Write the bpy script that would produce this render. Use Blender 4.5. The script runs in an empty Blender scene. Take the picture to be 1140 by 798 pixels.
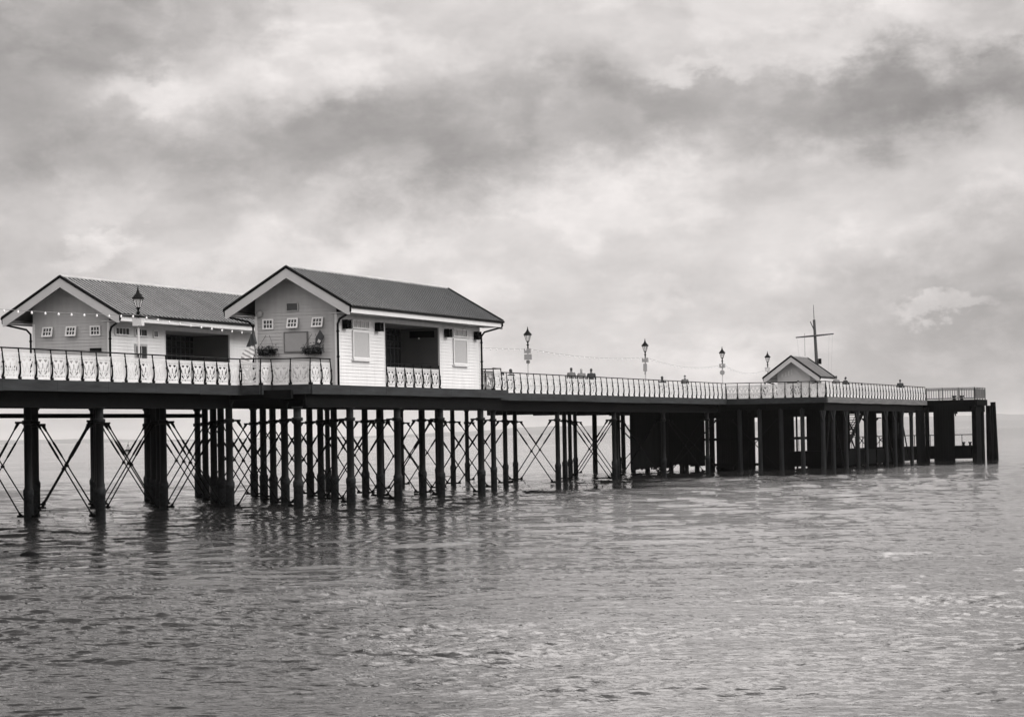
import bpy, bmesh, math, random
import numpy as np
from mathutils import Vector, Matrix
random.seed(7)
R = math.radians
sc = bpy.context.scene
COL = sc.collection
ZD = 5.65                      # top of the pier deck above the water
CAMP = Vector((0.0, -57.3, 3.15))
HAZE = 4.0e-5
HEAD = R(19.5)                 # heading of the view, measured from the pier's axis (+x)

# ------------------------------------------------------------------ materials
def tone(g, w=1.0):
    return (g, g, g, 1) if g > .05 else (g * .92, g, g * 1.06, 1)

def mat(name, g, rough=.6, var=.18, scale=3.0, bump=.0, metal=0.0, spec=.5, stretch=(1, 1, 1), bscale=None):
    m = bpy.data.materials.new(name); m.use_nodes = True
    n = m.node_tree.nodes; l = m.node_tree.links
    b = n['Principled BSDF']
    b.inputs['Roughness'].default_value = rough
    b.inputs['Metallic'].default_value = metal
    b.inputs['Specular IOR Level'].default_value = spec
    tc = n.new('ShaderNodeTexCoord'); mp = n.new('ShaderNodeMapping')
    mp.inputs['Scale'].default_value = stretch
    l.new(tc.outputs['Object'], mp.inputs['Vector'])
    nz = n.new('ShaderNodeTexNoise'); nz.inputs['Scale'].default_value = scale
    nz.inputs['Detail'].default_value = 6; nz.inputs['Roughness'].default_value = .62
    l.new(mp.outputs['Vector'], nz.inputs['Vector'])
    cr = n.new('ShaderNodeValToRGB')
    cr.color_ramp.elements[0].position = .3; cr.color_ramp.elements[1].position = .72
    cr.color_ramp.elements[0].color = tone(g * (1 - var)); cr.color_ramp.elements[1].color = tone(min(.92, g * (1 + var)))
    l.new(nz.outputs['Fac'], cr.inputs['Fac']); l.new(cr.outputs['Color'], b.inputs['Base Color'])
    if bump:
        bn = n.new('ShaderNodeTexNoise'); bn.inputs['Scale'].default_value = bscale or scale * 6
        bn.inputs['Detail'].default_value = 4
        l.new(mp.outputs['Vector'], bn.inputs['Vector'])
        bp = n.new('ShaderNodeBump'); bp.inputs['Strength'].default_value = bump; bp.inputs['Distance'].default_value = .02
        l.new(bn.outputs['Fac'], bp.inputs['Height']); l.new(bp.outputs['Normal'], b.inputs['Normal'])
    return m

M = {}
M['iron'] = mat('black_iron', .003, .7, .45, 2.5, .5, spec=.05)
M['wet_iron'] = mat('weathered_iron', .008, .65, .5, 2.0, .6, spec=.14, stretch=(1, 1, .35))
M['frontpile'] = mat('front_timber_pile', .014, .8, .5, 1.6, .6, spec=.12, stretch=(2, 2, .4))  # front piles, paler than the others so they stand out
M['barnacle'] = mat('barnacled_iron', .022, .95, .6, 7, 1.0, spec=.1)
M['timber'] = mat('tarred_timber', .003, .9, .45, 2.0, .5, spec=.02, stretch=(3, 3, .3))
M['litfascia'] = mat('lit_edge_board', .105, .8, .35, 1.4, .5, spec=.2, stretch=(.35, 1, 3))
M['fascia'] = mat('weathered_edge_board', .024, .8, .55, 1.4, .5, spec=.2, stretch=(.35, 1, 3))
M['deck'] = mat('deck_planks', .12, .8, .3, 2, .3)
M['white'] = mat('white_paint', .66, .5, .05, 1.5, .1)
M['cast'] = mat('white_cast_iron', .58, .5, .16, 1.8, .2)
M['clad'] = mat('white_cladding', .63, .55, .085, 1.6, .08, stretch=(1.6, 1.6, .3))
M['barge'] = mat('cream_bargeboard', .38, .55, .06, .9, .08)
M['gable'] = mat('grey_cladding', .34, .6, .10, 1.6, .08, stretch=(1.6, 1.6, .3))
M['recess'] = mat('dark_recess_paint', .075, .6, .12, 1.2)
M['dark'] = mat('black_paint', .004, .5, .2, 4, spec=.06)
M['roof'] = mat('grey_metal_roof', .33, .5, .3, .9, .15, spec=.4, stretch=(1, .35, 1))
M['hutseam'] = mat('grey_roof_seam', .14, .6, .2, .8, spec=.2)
M['seam'] = mat('shaded_roof_seam', .035, .6, .3, .8, spec=.2)  # seams coloured darker than the sheet to imitate shade on the ribs
M['screenframe'] = mat('dark_screen_frame', .04, .6, .1, 2, spec=.2)
M['soffit'] = mat('grey_soffit', .30, .7, .08, 1)
M['blind'] = mat('pale_window_blind', .36, .25, .07, 4, spec=.6, stretch=(4, 1, 1))
M['pane'] = mat('dark_window_glass', .02, .15, .3, 2, spec=.35)
M['dimblind'] = mat('dim_window_glass', .17, .2, .15, 3, spec=.5)
M['board'] = mat('notice_board_face', .23, .6, .06, 5)
M['boardrim'] = mat('notice_board_rim', .085, .6, .1, 3)
M['sign'] = mat('grey_sign_face', .26, .5, .1, 6)
M['hutwall'] = mat('pale_hut_cladding', .42, .6, .06, 1)
M['signpale'] = mat('pale_sign_face', .5, .5, .1, 6)
M['post'] = mat('white_lamp_post', .36, .45, .08, 5)
M['leaf'] = mat('dark_leaves', .035, .6, .4, 12)
M['wood'] = mat('spar_wood', .04, .6, .3, 4)
M['steel'] = mat('grey_steel_rail', .10, .5, .2, 3)
M['cable'] = mat('grey_cable', .16, .6, .1, 3)
M['bulb'] = mat('frosted_bulb', .8, .25, .03, 3)
M['flagdark'] = mat('dark_flag_cloth', .03, .8, .2, 5)
M['skin'] = mat('skin', .34, .5, .08, 8)
M['hair'] = mat('dark_hair', .02, .6, .2, 20)
M['hairgrey'] = mat('grey_hair', .3, .6, .1, 20)
M['coat_dark'] = mat('dark_coat', .022, .85, .2, 9)
M['coat_mid'] = mat('grey_coat', .11, .85, .15, 9)
M['coat_pale'] = mat('pale_jacket', .16, .85, .1, 9)
M['trouser'] = mat('dark_trousers', .04, .85, .2, 9)
M['fur'] = mat('dark_fur', .02, .9, .3, 14)
def lanternglass():
    m = bpy.data.materials.new('lantern_glass'); m.use_nodes = True
    b = m.node_tree.nodes['Principled BSDF']
    b.inputs['Base Color'].default_value = tone(.85); b.inputs['Roughness'].default_value = .2
    b.inputs['Transmission Weight'].default_value = .75; b.inputs['IOR'].default_value = 1.1
    return m
M['lglass'] = lanternglass()
def stripes():
    m = mat('striped_cloth', .7, .85, .05, 5); n = m.node_tree.nodes; l = m.node_tree.links
    b = n['Principled BSDF']; tc = n.new('ShaderNodeTexCoord'); w = n.new('ShaderNodeTexWave')
    w.bands_direction = 'Z'; w.inputs['Scale'].default_value = 1.7; w.inputs['Distortion'].default_value = 1.2
    w.inputs['Detail Scale'].default_value = .6
    mp = n.new('ShaderNodeMapping'); mp.inputs['Rotation'].default_value = (R(-28), 0, 0)
    l.new(tc.outputs['Object'], mp.inputs['Vector']); l.new(mp.outputs['Vector'], w.inputs['Vector'])
    cr = n.new('ShaderNodeValToRGB'); cr.color_ramp.elements[0].position = .25; cr.color_ramp.elements[1].position = .45
    cr.color_ramp.elements[0].color = tone(.3); cr.color_ramp.elements[1].color = tone(.74)
    l.new(w.outputs['Fac'], cr.inputs['Fac']); l.new(cr.outputs['Color'], b.inputs['Base Color'])
    return m
M['stripe'] = stripes()

# ------------------------------------------------------------------ mesh builder
class MB:
    def __init__(s): s.v = []; s.f = []; s.m = []; s.mi = 0
    def add(s, vs, fs):
        o = len(s.v); s.v += [tuple(p) for p in vs]; s.f += [tuple(i + o for i in f) for f in fs]; s.m += [s.mi] * len(fs); return s
    def box(s, x0, x1, y0, y1, z0, z1):
        return s.add([(x, y, z) for z in (z0, z1) for y in (y0, y1) for x in (x0, x1)],
                     [(0, 2, 3, 1), (4, 5, 7, 6), (0, 1, 5, 4), (2, 6, 7, 3), (0, 4, 6, 2), (1, 3, 7, 5)])
    def prism(s, poly, z0, z1):
        n = len(poly)
        return s.add([(x, y, z0) for x, y in poly] + [(x, y, z1) for x, y in poly],
                     [tuple(range(n))[::-1], tuple(range(n, 2 * n))] + [(i, (i + 1) % n, n + (i + 1) % n, n + i) for i in range(n)])
    def prism_x(s, poly, x0, x1):              # poly in (y, z)
        n = len(poly)
        return s.add([(x0, y, z) for y, z in poly] + [(x1, y, z) for y, z in poly],
                     [tuple(range(n))[::-1], tuple(range(n, 2 * n))] + [(i, (i + 1) % n, n + (i + 1) % n, n + i) for i in range(n)])
    def tube(s, pts, r, n=8, cap=True):
        pts = [Vector(p) for p in pts]; rs = r if isinstance(r, (list, tuple)) else [r] * len(pts)
        rings = []; prev = None
        for i, p in enumerate(pts):
            d = (pts[min(i + 1, len(pts) - 1)] - pts[max(i - 1, 0)]).normalized()
            a = prev if prev is not None else (Vector((0, 0, 1)) if abs(d.z) < .9 else Vector((1, 0, 0)))
            a = (a - d * a.dot(d)).normalized(); prev = a; b = d.cross(a)
            rings.append([p + (a * math.cos(t) + b * math.sin(t)) * rs[i] for t in [2 * math.pi * k / n for k in range(n)]])
        vs = [p for rg in rings for p in rg]; fs = []
        for i in range(len(pts) - 1):
            for k in range(n):
                fs.append((i * n + k, i * n + (k + 1) % n, (i + 1) * n + (k + 1) % n, (i + 1) * n + k))
        if cap: fs += [tuple(range(n))[::-1], tuple(range((len(pts) - 1) * n, len(pts) * n))]
        return s.add(vs, fs)
    def lathe(s, prof, n=12, c=(0, 0)):        # prof: (radius, z)
        vs = [(c[0] + r * math.cos(2 * math.pi * k / n), c[1] + r * math.sin(2 * math.pi * k / n), z) for r, z in prof for k in range(n)]
        fs = [(i * n + k, i * n + (k + 1) % n, (i + 1) * n + (k + 1) % n, (i + 1) * n + k) for i in range(len(prof) - 1) for k in range(n)]
        fs += [tuple(range(n))[::-1], tuple(range((len(prof) - 1) * n, len(prof) * n))]
        return s.add(vs, fs)
    def ball(s, c, r, n=8, m=5):
        prof = [(max(.02, math.sin(math.pi * i / m)), -math.cos(math.pi * i / m)) for i in range(m + 1)]
        r = r if isinstance(r, (tuple, list)) else (r, r, r)
        o = len(s.v); s.lathe(prof, n)
        for i in range(o, len(s.v)):
            p = s.v[i]; s.v[i] = (c[0] + p[0] * r[0], c[1] + p[1] * r[1], c[2] + p[2] * r[2])
        return s
    def mesh(s, name, mats, smooth=False):
        me = bpy.data.meshes.new(name); me.from_pydata(s.v, [], s.f)
        for m in (mats if isinstance(mats, list) else [mats]): me.materials.append(m)
        if isinstance(mats, list): me.polygons.foreach_set('material_index', s.m)
        if smooth: me.polygons.foreach_set('use_smooth', [True] * len(s.f))
        me.update(); return me
    def build(s, name, mats, parent=None, loc=None, smooth=False):
        return link(name, s.mesh(name, mats, smooth), parent, loc)

def link(name, me, parent=None, loc=None):
    o = bpy.data.objects.new(name, me); COL.objects.link(o)
    if parent: o.parent = parent
    if loc is not None: o.location = loc
    return o
def tag(o, label, cat, group=None):
    o['label'] = label; o['category'] = cat
    if group: o['group'] = group
    return o
def thing(name, label, cat, loc=(0, 0, 0), rz=0, group=None):
    o = bpy.data.objects.new(name, None); COL.objects.link(o)
    o.location = loc; o.rotation_euler = (0, 0, rz); o.empty_display_size = .3
    return tag(o, label, cat, group)
def copy_tree(o, parent=None):
    c = o.copy(); COL.objects.link(c)
    if parent: c.parent = parent
    for ch in list(o.children): copy_tree(ch, c)
    return c

# ------------------------------------------------------------------ camera
cam = bpy.data.cameras.new('camera'); co = bpy.data.objects.new('camera', cam); COL.objects.link(co)
cam.sensor_width = 36; cam.lens = 90.0; cam.clip_start = .5; cam.clip_end = 80000
F0 = Vector((math.cos(HEAD), math.sin(HEAD), 0)); RT = Vector((math.sin(HEAD), -math.cos(HEAD), 0)); UP = Vector((0, 0, 1))
pit = math.atan(85 / 2850); rol = .0183
F = F0 * math.cos(pit) + UP * math.sin(pit); U = UP * math.cos(pit) - F0 * math.sin(pit)
U2 = U * math.cos(rol) + RT * math.sin(rol); R2 = RT * math.cos(rol) - U * math.sin(rol)
mw = Matrix((R2, U2, -F)).transposed().to_4x4(); mw.translation = CAMP
co.matrix_world = mw; sc.camera = co

# ------------------------------------------------------------------ world: overcast sky
SUN = Vector((.30, -.83, .50)).normalized()
w = bpy.data.worlds.new('World'); sc.world = w; w.use_nodes = True
nt = w.node_tree; N = nt.nodes; L = nt.links; N.clear()
def nd(t, **k):
    x = N.new(t)
    for a, b in k.items(): setattr(x, a, b)
    return x
def math_(op, a, b=None, c=None, clamp=False):
    x = nd('ShaderNodeMath', operation=op, use_clamp=clamp)
    for i, q in enumerate((a, b, c)):
        if q is None: continue
        if isinstance(q, (int, float)): x.inputs[i].default_value = q
        else: L.new(q, x.inputs[i])
    return x.outputs[0]
def ramp(v, a, b, lo, hi):
    x = nd('ShaderNodeMapRange', interpolation_type='SMOOTHSTEP'); L.new(v, x.inputs['Value'])
    for k, q in (('From Min', a), ('From Max', b), ('To Min', lo), ('To Max', hi)): x.inputs[k].default_value = q
    return x.outputs[0]
tc = nd('ShaderNodeTexCoord'); D = tc.outputs['Generated']
def dot(v):
    x = nd('ShaderNodeVectorMath', operation='DOT_PRODUCT'); L.new(D, x.inputs[0]); x.inputs[1].default_value = v; return x.outputs['Value']
az = math_('ARCTAN2', dot(RT), dot(F0)); el = math_('ARCSINE', dot((0, 0, 1)))
cv = nd('ShaderNodeCombineXYZ'); L.new(az, cv.inputs[0]); L.new(el, cv.inputs[1])
def noise(scale, detail, rough, sx=1, sy=1, seed=0.0, dist=0.0):
    mp = nd('ShaderNodeMapping'); mp.inputs['Scale'].default_value = (sx, sy, 1); mp.inputs['Location'].default_value = (seed, seed * .37, seed * 1.7)
    L.new(cv.outputs[0], mp.inputs['Vector'])
    x = nd('ShaderNodeTexNoise'); x.inputs['Scale'].default_value = scale; x.inputs['Detail'].default_value = detail
    x.inputs['Roughness'].default_value = rough; x.inputs['Distortion'].default_value = dist
    L.new(mp.outputs[0], x.inputs['Vector']); return x
# warp the coordinates so that every cloud bank has a ragged edge
nw = noise(14, 7, .6, 1, 1.5, 3.1); nw2 = noise(45, 5, .6, 1, 1.4, 8.3)
def warp(base, nn, amt):
    s1 = nd('ShaderNodeVectorMath', operation='SUBTRACT'); L.new(nn.outputs['Color'], s1.inputs[0]); s1.inputs[1].default_value = (.5, .5, .5)
    s2 = nd('ShaderNodeVectorMath', operation='SCALE'); L.new(s1.outputs[0], s2.inputs[0]); s2.inputs['Scale'].default_value = amt
    s3 = nd('ShaderNodeVectorMath', operation='ADD'); L.new(base, s3.inputs[0]); L.new(s2.outputs[0], s3.inputs[1]); return s3.outputs[0]
wv = warp(warp(cv.outputs[0], nw, .07), nw2, .026)
def blob(x, y, sx, sy, amp, rot=0, soft=1.0):
    ax = (x - 570) / 2850; ey = (494.5 - .0183 * x - y) / 2850
    s = nd('ShaderNodeVectorMath', operation='SUBTRACT'); L.new(wv, s.inputs[0]); s.inputs[1].default_value = (ax, ey, 0)
    mp = nd('ShaderNodeMapping', vector_type='TEXTURE'); L.new(s.outputs[0], mp.inputs['Vector'])
    mp.inputs['Rotation'].default_value = (0, 0, R(rot)); mp.inputs['Scale'].default_value = (sx / 2850, sy / 2850, 1)
    fl = nd('ShaderNodeVectorMath', operation='MULTIPLY'); L.new(mp.outputs[0], fl.inputs[0]); fl.inputs[1].default_value = (1, 1, 0)
    ln = nd('ShaderNodeVectorMath', operation='LENGTH'); L.new(fl.outputs[0], ln.inputs[0])
    mr = nd('ShaderNodeMapRange', interpolation_type='SMOOTHERSTEP'); L.new(ln.outputs['Value'], mr.inputs['Value'])
    mr.inputs['From Min'].default_value = 1 + .8 * soft; mr.inputs['From Max'].default_value = max(0, 1 - .9 * soft)
    mr.inputs['To Min'].default_value = 0; mr.inputs['To Max'].default_value = amp
    return mr.outputs[0]
BLOBS = [  # x, y, half width, half height, brightness change, tilt, softness : cloud banks by direction
    (100, 35, 190, 60, -.11, 8), (40, 150, 140, 50, -.08, 0), (300, 160, 180, 40, -.04, 0), (540, 140, 270, 62, -.07, 3),
    (850, 118, 260, 45, -.085, 6), (1070, 92, 140, 46, -.15, 9), (960, 160, 200, 36, -.04, 6),
    (345, 75, 75, 52, .075, 40, .6), (230, 60, 110, 50, .035, 20), (120, 95, 110, 20, .05, 0), (185, 98, 60, 16, .05, 0), (950, 40, 95, 30, .085, 10), (770, 80, 75, 13, .07, 4, .7),
    (1090, 45, 45, 18, .05, 20, .7), (600, 40, 220, 50, .03), (115, 276, 42, 15, .08, 10, .8), (140, 230, 260, 60, -.035), (60, 320, 180, 40, -.01),
    (820, 225, 260, 60, .045), (900, 285, 150, 45, .03), (730, 335, 45, 14, .04, 20, .8), (930, 335, 150, 45, -.04, 0, .9), (1110, 300, 130, 60, -.055), (1045, 340, 66, 14, .11, 14, .5), (1100, 400, 140, 60, -.04),
    (460, 260, 240, 55, .02), (680, 250, 90, 26, .02), (600, 350, 300, 110, .04), (580, 440, 260, 60, .02), (1130, 430, 200, 120, -.10), (90, 60, 200, 60, -.06), (20, 130, 90, 80, -.07), (320, 185, 260, 50, -.04), (560, 150, 240, 55, -.05),
    (1060, 110, 160, 60, -.01),
]
HIGH = [(840, -830, 430, 560, 2.6, 0, .42), (-170, -860, 640, 600, -.85, 0, .4), (1600, -830, 450, 560, -.5, 0, .5)]
tot = None
for bl in BLOBS:
    o = blob(*bl); tot = o if tot is None else math_('ADD', tot, o)
n1 = noise(10, 8, .58, 1, 2.0, 1.3, .3).outputs['Fac']; n2 = noise(38, 6, .6, 1, 1.7, 5.9, .2).outputs['Fac']
t = math_('ADD', tot, math_('MULTIPLY', math_('SUBTRACT', n1, .5), .30))
t = math_('ADD', t, math_('MULTIPLY', math_('SUBTRACT', n2, .5), .15))
n3 = noise(17, 9, .56, 1, 1.55, 12.7, .15).outputs['Fac']      # lit, crisper edges of the cumulus within the banks
t = math_('ADD', t, math_('MULTIPLY', math_('SUBTRACT', ramp(n3, .475, .585, 0, 1), .4), .055))
t = math_('ADD', t, .812)
t = math_('MINIMUM', math_('MAXIMUM', t, .40), .93)
lin = math_('POWER', t, 2.2)
# an overcast sky grows brighter towards the zenith
zen = nd('ShaderNodeMapRange', interpolation_type='SMOOTHSTEP'); L.new(el, zen.inputs['Value'])
zen.inputs['From Min'].default_value = .22; zen.inputs['From Max'].default_value = 1.1; zen.inputs['To Min'].default_value = 1; zen.inputs['To Max'].default_value = 2.1
back = ramp(dot(tuple(F0)), .5, -.6, 1.0, 1.9)           # sky behind the camera, out of view, brightened to light the gables
glow = ramp(dot(tuple(SUN)), .45, 1.0, 0.0, 1.2)         # glow added round the veiled sun to brighten the front walls
# above the frame: bright ahead, dark either side, added to shape the water's light
high = None
for bl in HIGH:
    o = blob(*bl); high = o if high is None else math_('ADD', high, o)
lin = math_('MULTIPLY', math_('MULTIPLY', lin, zen.outputs[0]), math_('MAXIMUM', math_('ADD', high, 1.0), .16))
lin = math_('MULTIPLY', lin, math_('ADD', back, glow))
sky = nd('ShaderNodeTexSky', sky_type='NISHITA'); sky.sun_disc = False
sky.sun_elevation = math.asin(SUN.z); sky.sun_rotation = math.atan2(SUN.x, SUN.y)
bw = nd('ShaderNodeRGBToBW'); L.new(sky.outputs[0], bw.inputs[0])
STR = .1
val = math_('ADD', math_('MULTIPLY', lin, .97 / STR), math_('MULTIPLY', bw.outputs[0], .03))
rgb = nd('ShaderNodeVectorMath', operation='SCALE'); rgb.inputs[0].default_value = (1.05, 1.0, .982); L.new(val, rgb.inputs['Scale'])
bg = nd('ShaderNodeBackground'); bg.inputs['Strength'].default_value = STR; L.new(rgb.outputs[0], bg.inputs['Color'])
wo = nd('ShaderNodeOutputWorld'); L.new(bg.outputs[0], wo.inputs['Surface'])
sl = bpy.data.lights.new('sun', 'SUN'); sl.energy = 1.5; sl.angle = R(18); sl.color = (1, .985, .965)
so = bpy.data.objects.new('sun', sl); COL.objects.link(so); so.location = (100, -200, 150)
so.rotation_euler = (-SUN).to_track_quat('-Z', 'Y').to_euler()

# ------------------------------------------------------------------ the sea
def make_sea():
    rng = np.random.default_rng(11)
    ang = np.linspace(R(6.9), R(.009), 760); r1 = 3.15 / np.tan(ang)
    r = np.concatenate([np.array([4, 9, 14, 18, 21, 23.5]), r1[r1 < 22000], [24000]])
    dense = np.linspace(-R(13), R(13), 860)
    fl = R(13) + np.cumsum(R(26 / 859) * 1.012 ** np.arange(1, 262))       # the mesh coarsens gradually to either side
    a = np.concatenate([np.linspace(-math.pi, -fl[-1] - R(1), 24), -fl[::-1], dense, fl, np.linspace(fl[-1] + R(1), math.pi, 24)[:-1]])
    nr, na = len(r), len(a)
    RR, AA = np.meshgrid(r, a, indexing='ij')
    X = RR * np.cos(HEAD - AA) + CAMP.x; Y = RR * np.sin(HEAD - AA) + CAMP.y
    dr = np.gradient(r)[:, None] * np.ones((1, na)); da = np.abs(np.gradient(a))[None, :] * RR
    Z = np.zeros_like(X)
    # calmer and rougher patches of wind on the water
    def lowf(sd, lam):
        g = np.random.default_rng(sd); s = np.zeros_like(X)
        for _ in range(9):
            k = 2 * math.pi / (lam * g.uniform(.6, 1.9)); th = g.uniform(0, 2 * math.pi)
            s += np.sin(k * (X * math.cos(th) + Y * math.sin(th)) + g.uniform(0, 6.28))
        return s / 3
    def oval(cx, cy, la, lb, deg):
        c, q = math.cos(R(deg)), math.sin(R(deg)); dx, dy = X - cx, Y - cy
        return np.exp(-(((dx * c + dy * q) / la) ** 2 + ((-dx * q + dy * c) / lb) ** 2))
    lee = oval(80, -36, 66, 13, 13)                      # slack water beside the pier
    gust = oval(44, -36, 24, 11, 25) + .55 * oval(38, -52, 16, 6, 8)   # breezes on either side of it
    patch = np.clip(1.0 + .34 * lowf(5, 26) + .28 * lowf(6, 7) - .46 * lee + .3 * gust, .25, 2.0)
    calm = np.clip(1.15 * oval(53, -33.5, 27, 8.5, 24) * (1 + .35 * lowf(8, 11)), 0, 1)   # a sheltered slick that mirrors the pier
    for i in range(120):
        lam = .21 * (22 ** (rng.random() ** 1.7)); k = 2 * math.pi / lam
        th = HEAD + math.pi + rng.normal(0, .48) + .15
        slope = .038 * rng.uniform(.6, 1.4) * (1.7 if lam < .6 else .66 if lam < 1.6 else .36)
        fade = np.clip((lam / (2.2 * dr) - .45) * 1.6, 0, 1) * np.clip((lam / (2.2 * da) - .45) * 1.6, 0, 1)
        rows = fade.max(1) > 0
        if not rows.any(): continue
        n_ = int(np.nonzero(rows)[0].max()) + 1; sl = slice(0, n_)
        x_, y_ = X[sl], Y[sl]
        t2 = th + rng.uniform(.6, 1.6); kg = k / rng.uniform(5, 9)      # waves come in short groups
        env = (.5 + .5 * np.sin(kg * (x_ * math.cos(t2) + y_ * math.sin(t2)) + rng.uniform(0, 6.28) + np.sin(.9 * kg * (x_ * math.sin(t2) - y_ * math.cos(t2))))) ** 2.2
        ph = k * (x_ * math.cos(th) + y_ * math.sin(th)) + rng.uniform(0, 6.28) + 1.3 * np.sin(.21 * x_ + .17 * y_ + i)
        Z[sl] += fade[sl] * slope * (np.clip(RR[sl] / 45, 1, 3.6) if lam > 1.0 else 1) / k * (np.sin(ph) + .3 * np.cos(2 * ph)) * env * patch[sl] * (1 - (.5 if lam < .7 else .2 if lam < 1.2 else -.15) * calm[sl])
    V = np.empty((nr * na + 1, 3)); V[:-1, 0] = X.ravel(); V[:-1, 1] = Y.ravel(); V[:-1, 2] = Z.ravel(); V[-1] = (CAMP.x, CAMP.y, 0)
    i = np.arange(nr - 1)[:, None] * na; j = np.arange(na)[None, :]; j2 = (j + 1) % na
    q = np.stack([i + j, i + j2, i + na + j2, i + na + j], -1).reshape(-1, 4)[:, ::-1]
    tri = np.stack([np.full(na, nr * na), np.arange(na), (np.arange(na) + 1) % na], -1)[:, ::-1]
    # normals must look up
    me = bpy.data.meshes.new('sea')
    me.vertices.add(len(V)); me.vertices.foreach_set('co', V.ravel())
    nl = q.size + tri.size; me.loops.add(nl); me.loops.foreach_set('vertex_index', np.concatenate([q.ravel(), tri.ravel()]))
    npoly = len(q) + len(tri); me.polygons.add(npoly)
    ls = np.concatenate([np.arange(len(q)) * 4, q.size + np.arange(len(tri)) * 3])
    me.polygons.foreach_set('loop_start', ls)
    me.polygons.foreach_set('use_smooth', np.ones(npoly, bool))
    me.update(); me.validate()
    ca = me.attributes.new('calm', 'FLOAT', 'POINT'); ca.data.foreach_set('value', np.append(np.maximum(calm * .6, np.clip((80 - RR) / 35, 0, 1) * np.clip((.3 - da) / .2, 0, 1) * (.92 - .5 * np.clip(lee * 1.5, 0, 1))).ravel(), 0).astype(np.float32))
    if me.polygons[10].normal.z < 0: me.flip_normals()
    m = bpy.data.materials.new('sea_water'); m.use_nodes = True; n = m.node_tree.nodes; l = m.node_tree.links
    b = n['Principled BSDF']; b.inputs['Base Color'].default_value = (.018, .018, .018, 1); b.inputs['IOR'].default_value = 1.33
    b.inputs['Roughness'].default_value = .03; b.inputs['Specular IOR Level'].default_value = .5
    t = n.new('ShaderNodeTexCoord')
    def bn(scale, detail, rough, stretch, rot):
        mp = n.new('ShaderNodeMapping'); mp.inputs['Rotation'].default_value = (0, 0, rot); mp.inputs['Scale'].default_value = stretch
        x = n.new('ShaderNodeTexNoise'); x.inputs['Scale'].default_value = scale; x.inputs['Detail'].default_value = detail; x.inputs['Roughness'].default_value = rough
        x.inputs['Distortion'].default_value = .4
        l.new(t.outputs['Object'], mp.inputs['Vector']); l.new(mp.outputs['Vector'], x.inputs['Vector']); return x.outputs['Fac']
    f1 = bn(4.2, 4, .6, (1, .55, 1), -HEAD + .2); f2 = bn(.55, 4, .6, (1, .5, 1), -HEAD - .15); pt = bn(.035, 3, .55, (1, .6, 1), .5)
    ad = n.new('ShaderNodeMath'); ad.operation = 'MULTIPLY_ADD'; l.new(f2, ad.inputs[0]); ad.inputs[1].default_value = 2.4; l.new(f1, ad.inputs[2])
    mr = n.new('ShaderNodeMapRange'); l.new(pt, mr.inputs['Value']); mr.inputs['From Min'].default_value = .35; mr.inputs['From Max'].default_value = .68
    mr.inputs['To Min'].default_value = .3; mr.inputs['To Max'].default_value = .9
    at_ = n.new('ShaderNodeAttribute'); at_.attribute_name = 'calm'
    iv = n.new('ShaderNodeMath'); iv.operation = 'MULTIPLY_ADD'; l.new(at_.outputs['Fac'], iv.inputs[0]); iv.inputs[1].default_value = -.85; iv.inputs[2].default_value = 1
    mu = n.new('ShaderNodeMath'); mu.operation = 'MULTIPLY'; l.new(mr.outputs[0], mu.inputs[0]); l.new(iv.outputs[0], mu.inputs[1])
    bp = n.new('ShaderNodeBump'); bp.inputs['Distance'].default_value = .06
    l.new(mu.outputs[0], bp.inputs['Strength']); l.new(ad.outputs[0], bp.inputs['Height']); l.new(bp.outputs['Normal'], b.inputs['Normal'])
    me.materials.append(m)
    o = link('sea', me); o['kind'] = 'structure'
make_sea()

# low coast across the channel
def make_coast():
    rng = random.Random(3); mb = MB(); r0 = 20000
    prof = [(-35, 12), (-12, 12), (-10.9, 16), (-9, 13), (-7.4, 6), (-3, 7), (-.8, 18), (0, 26), (1.2, 30), (2.6, 27), (5, 33), (8, 38), (10.5, 41), (14, 44), (30, 40)]
    def hgt(a):
        for (a0, h0), (a1, h1) in zip(prof, prof[1:]):
            if a0 <= a <= a1: return h0 + (h1 - h0) * (a - a0) / (a1 - a0)
    st = []
    A = [-35 + .25 * k for k in range(261)]
    for a in A:
        h = 2.3 * hgt(min(29.9, a)) * (1 + .05 * math.sin(a * 3.1) + .04 * math.sin(a * 7.7 + 1)) + rng.uniform(-.5, .5)
        st.append([(r0, -1), (r0 + 120, h * .5), (r0 + 900, h), (r0 + 2600, -1)])
    vs = []
    for a, s in zip(A, st):
        t = HEAD - R(a)
        vs += [(CAMP.x + r * math.cos(t), CAMP.y + r * math.sin(t), z) for r, z in s]
    fs = [(i * 4 + k, i * 4 + k + 1, i * 4 + 5 + k, i * 4 + 4 + k) for i in range(len(A) - 1) for k in range(3)]
    mb.add(vs, fs)
    o = mb.build('hills', mat('wooded_hills', .07, .9, .3, .004)); o['kind'] = 'structure'
make_coast()

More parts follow.
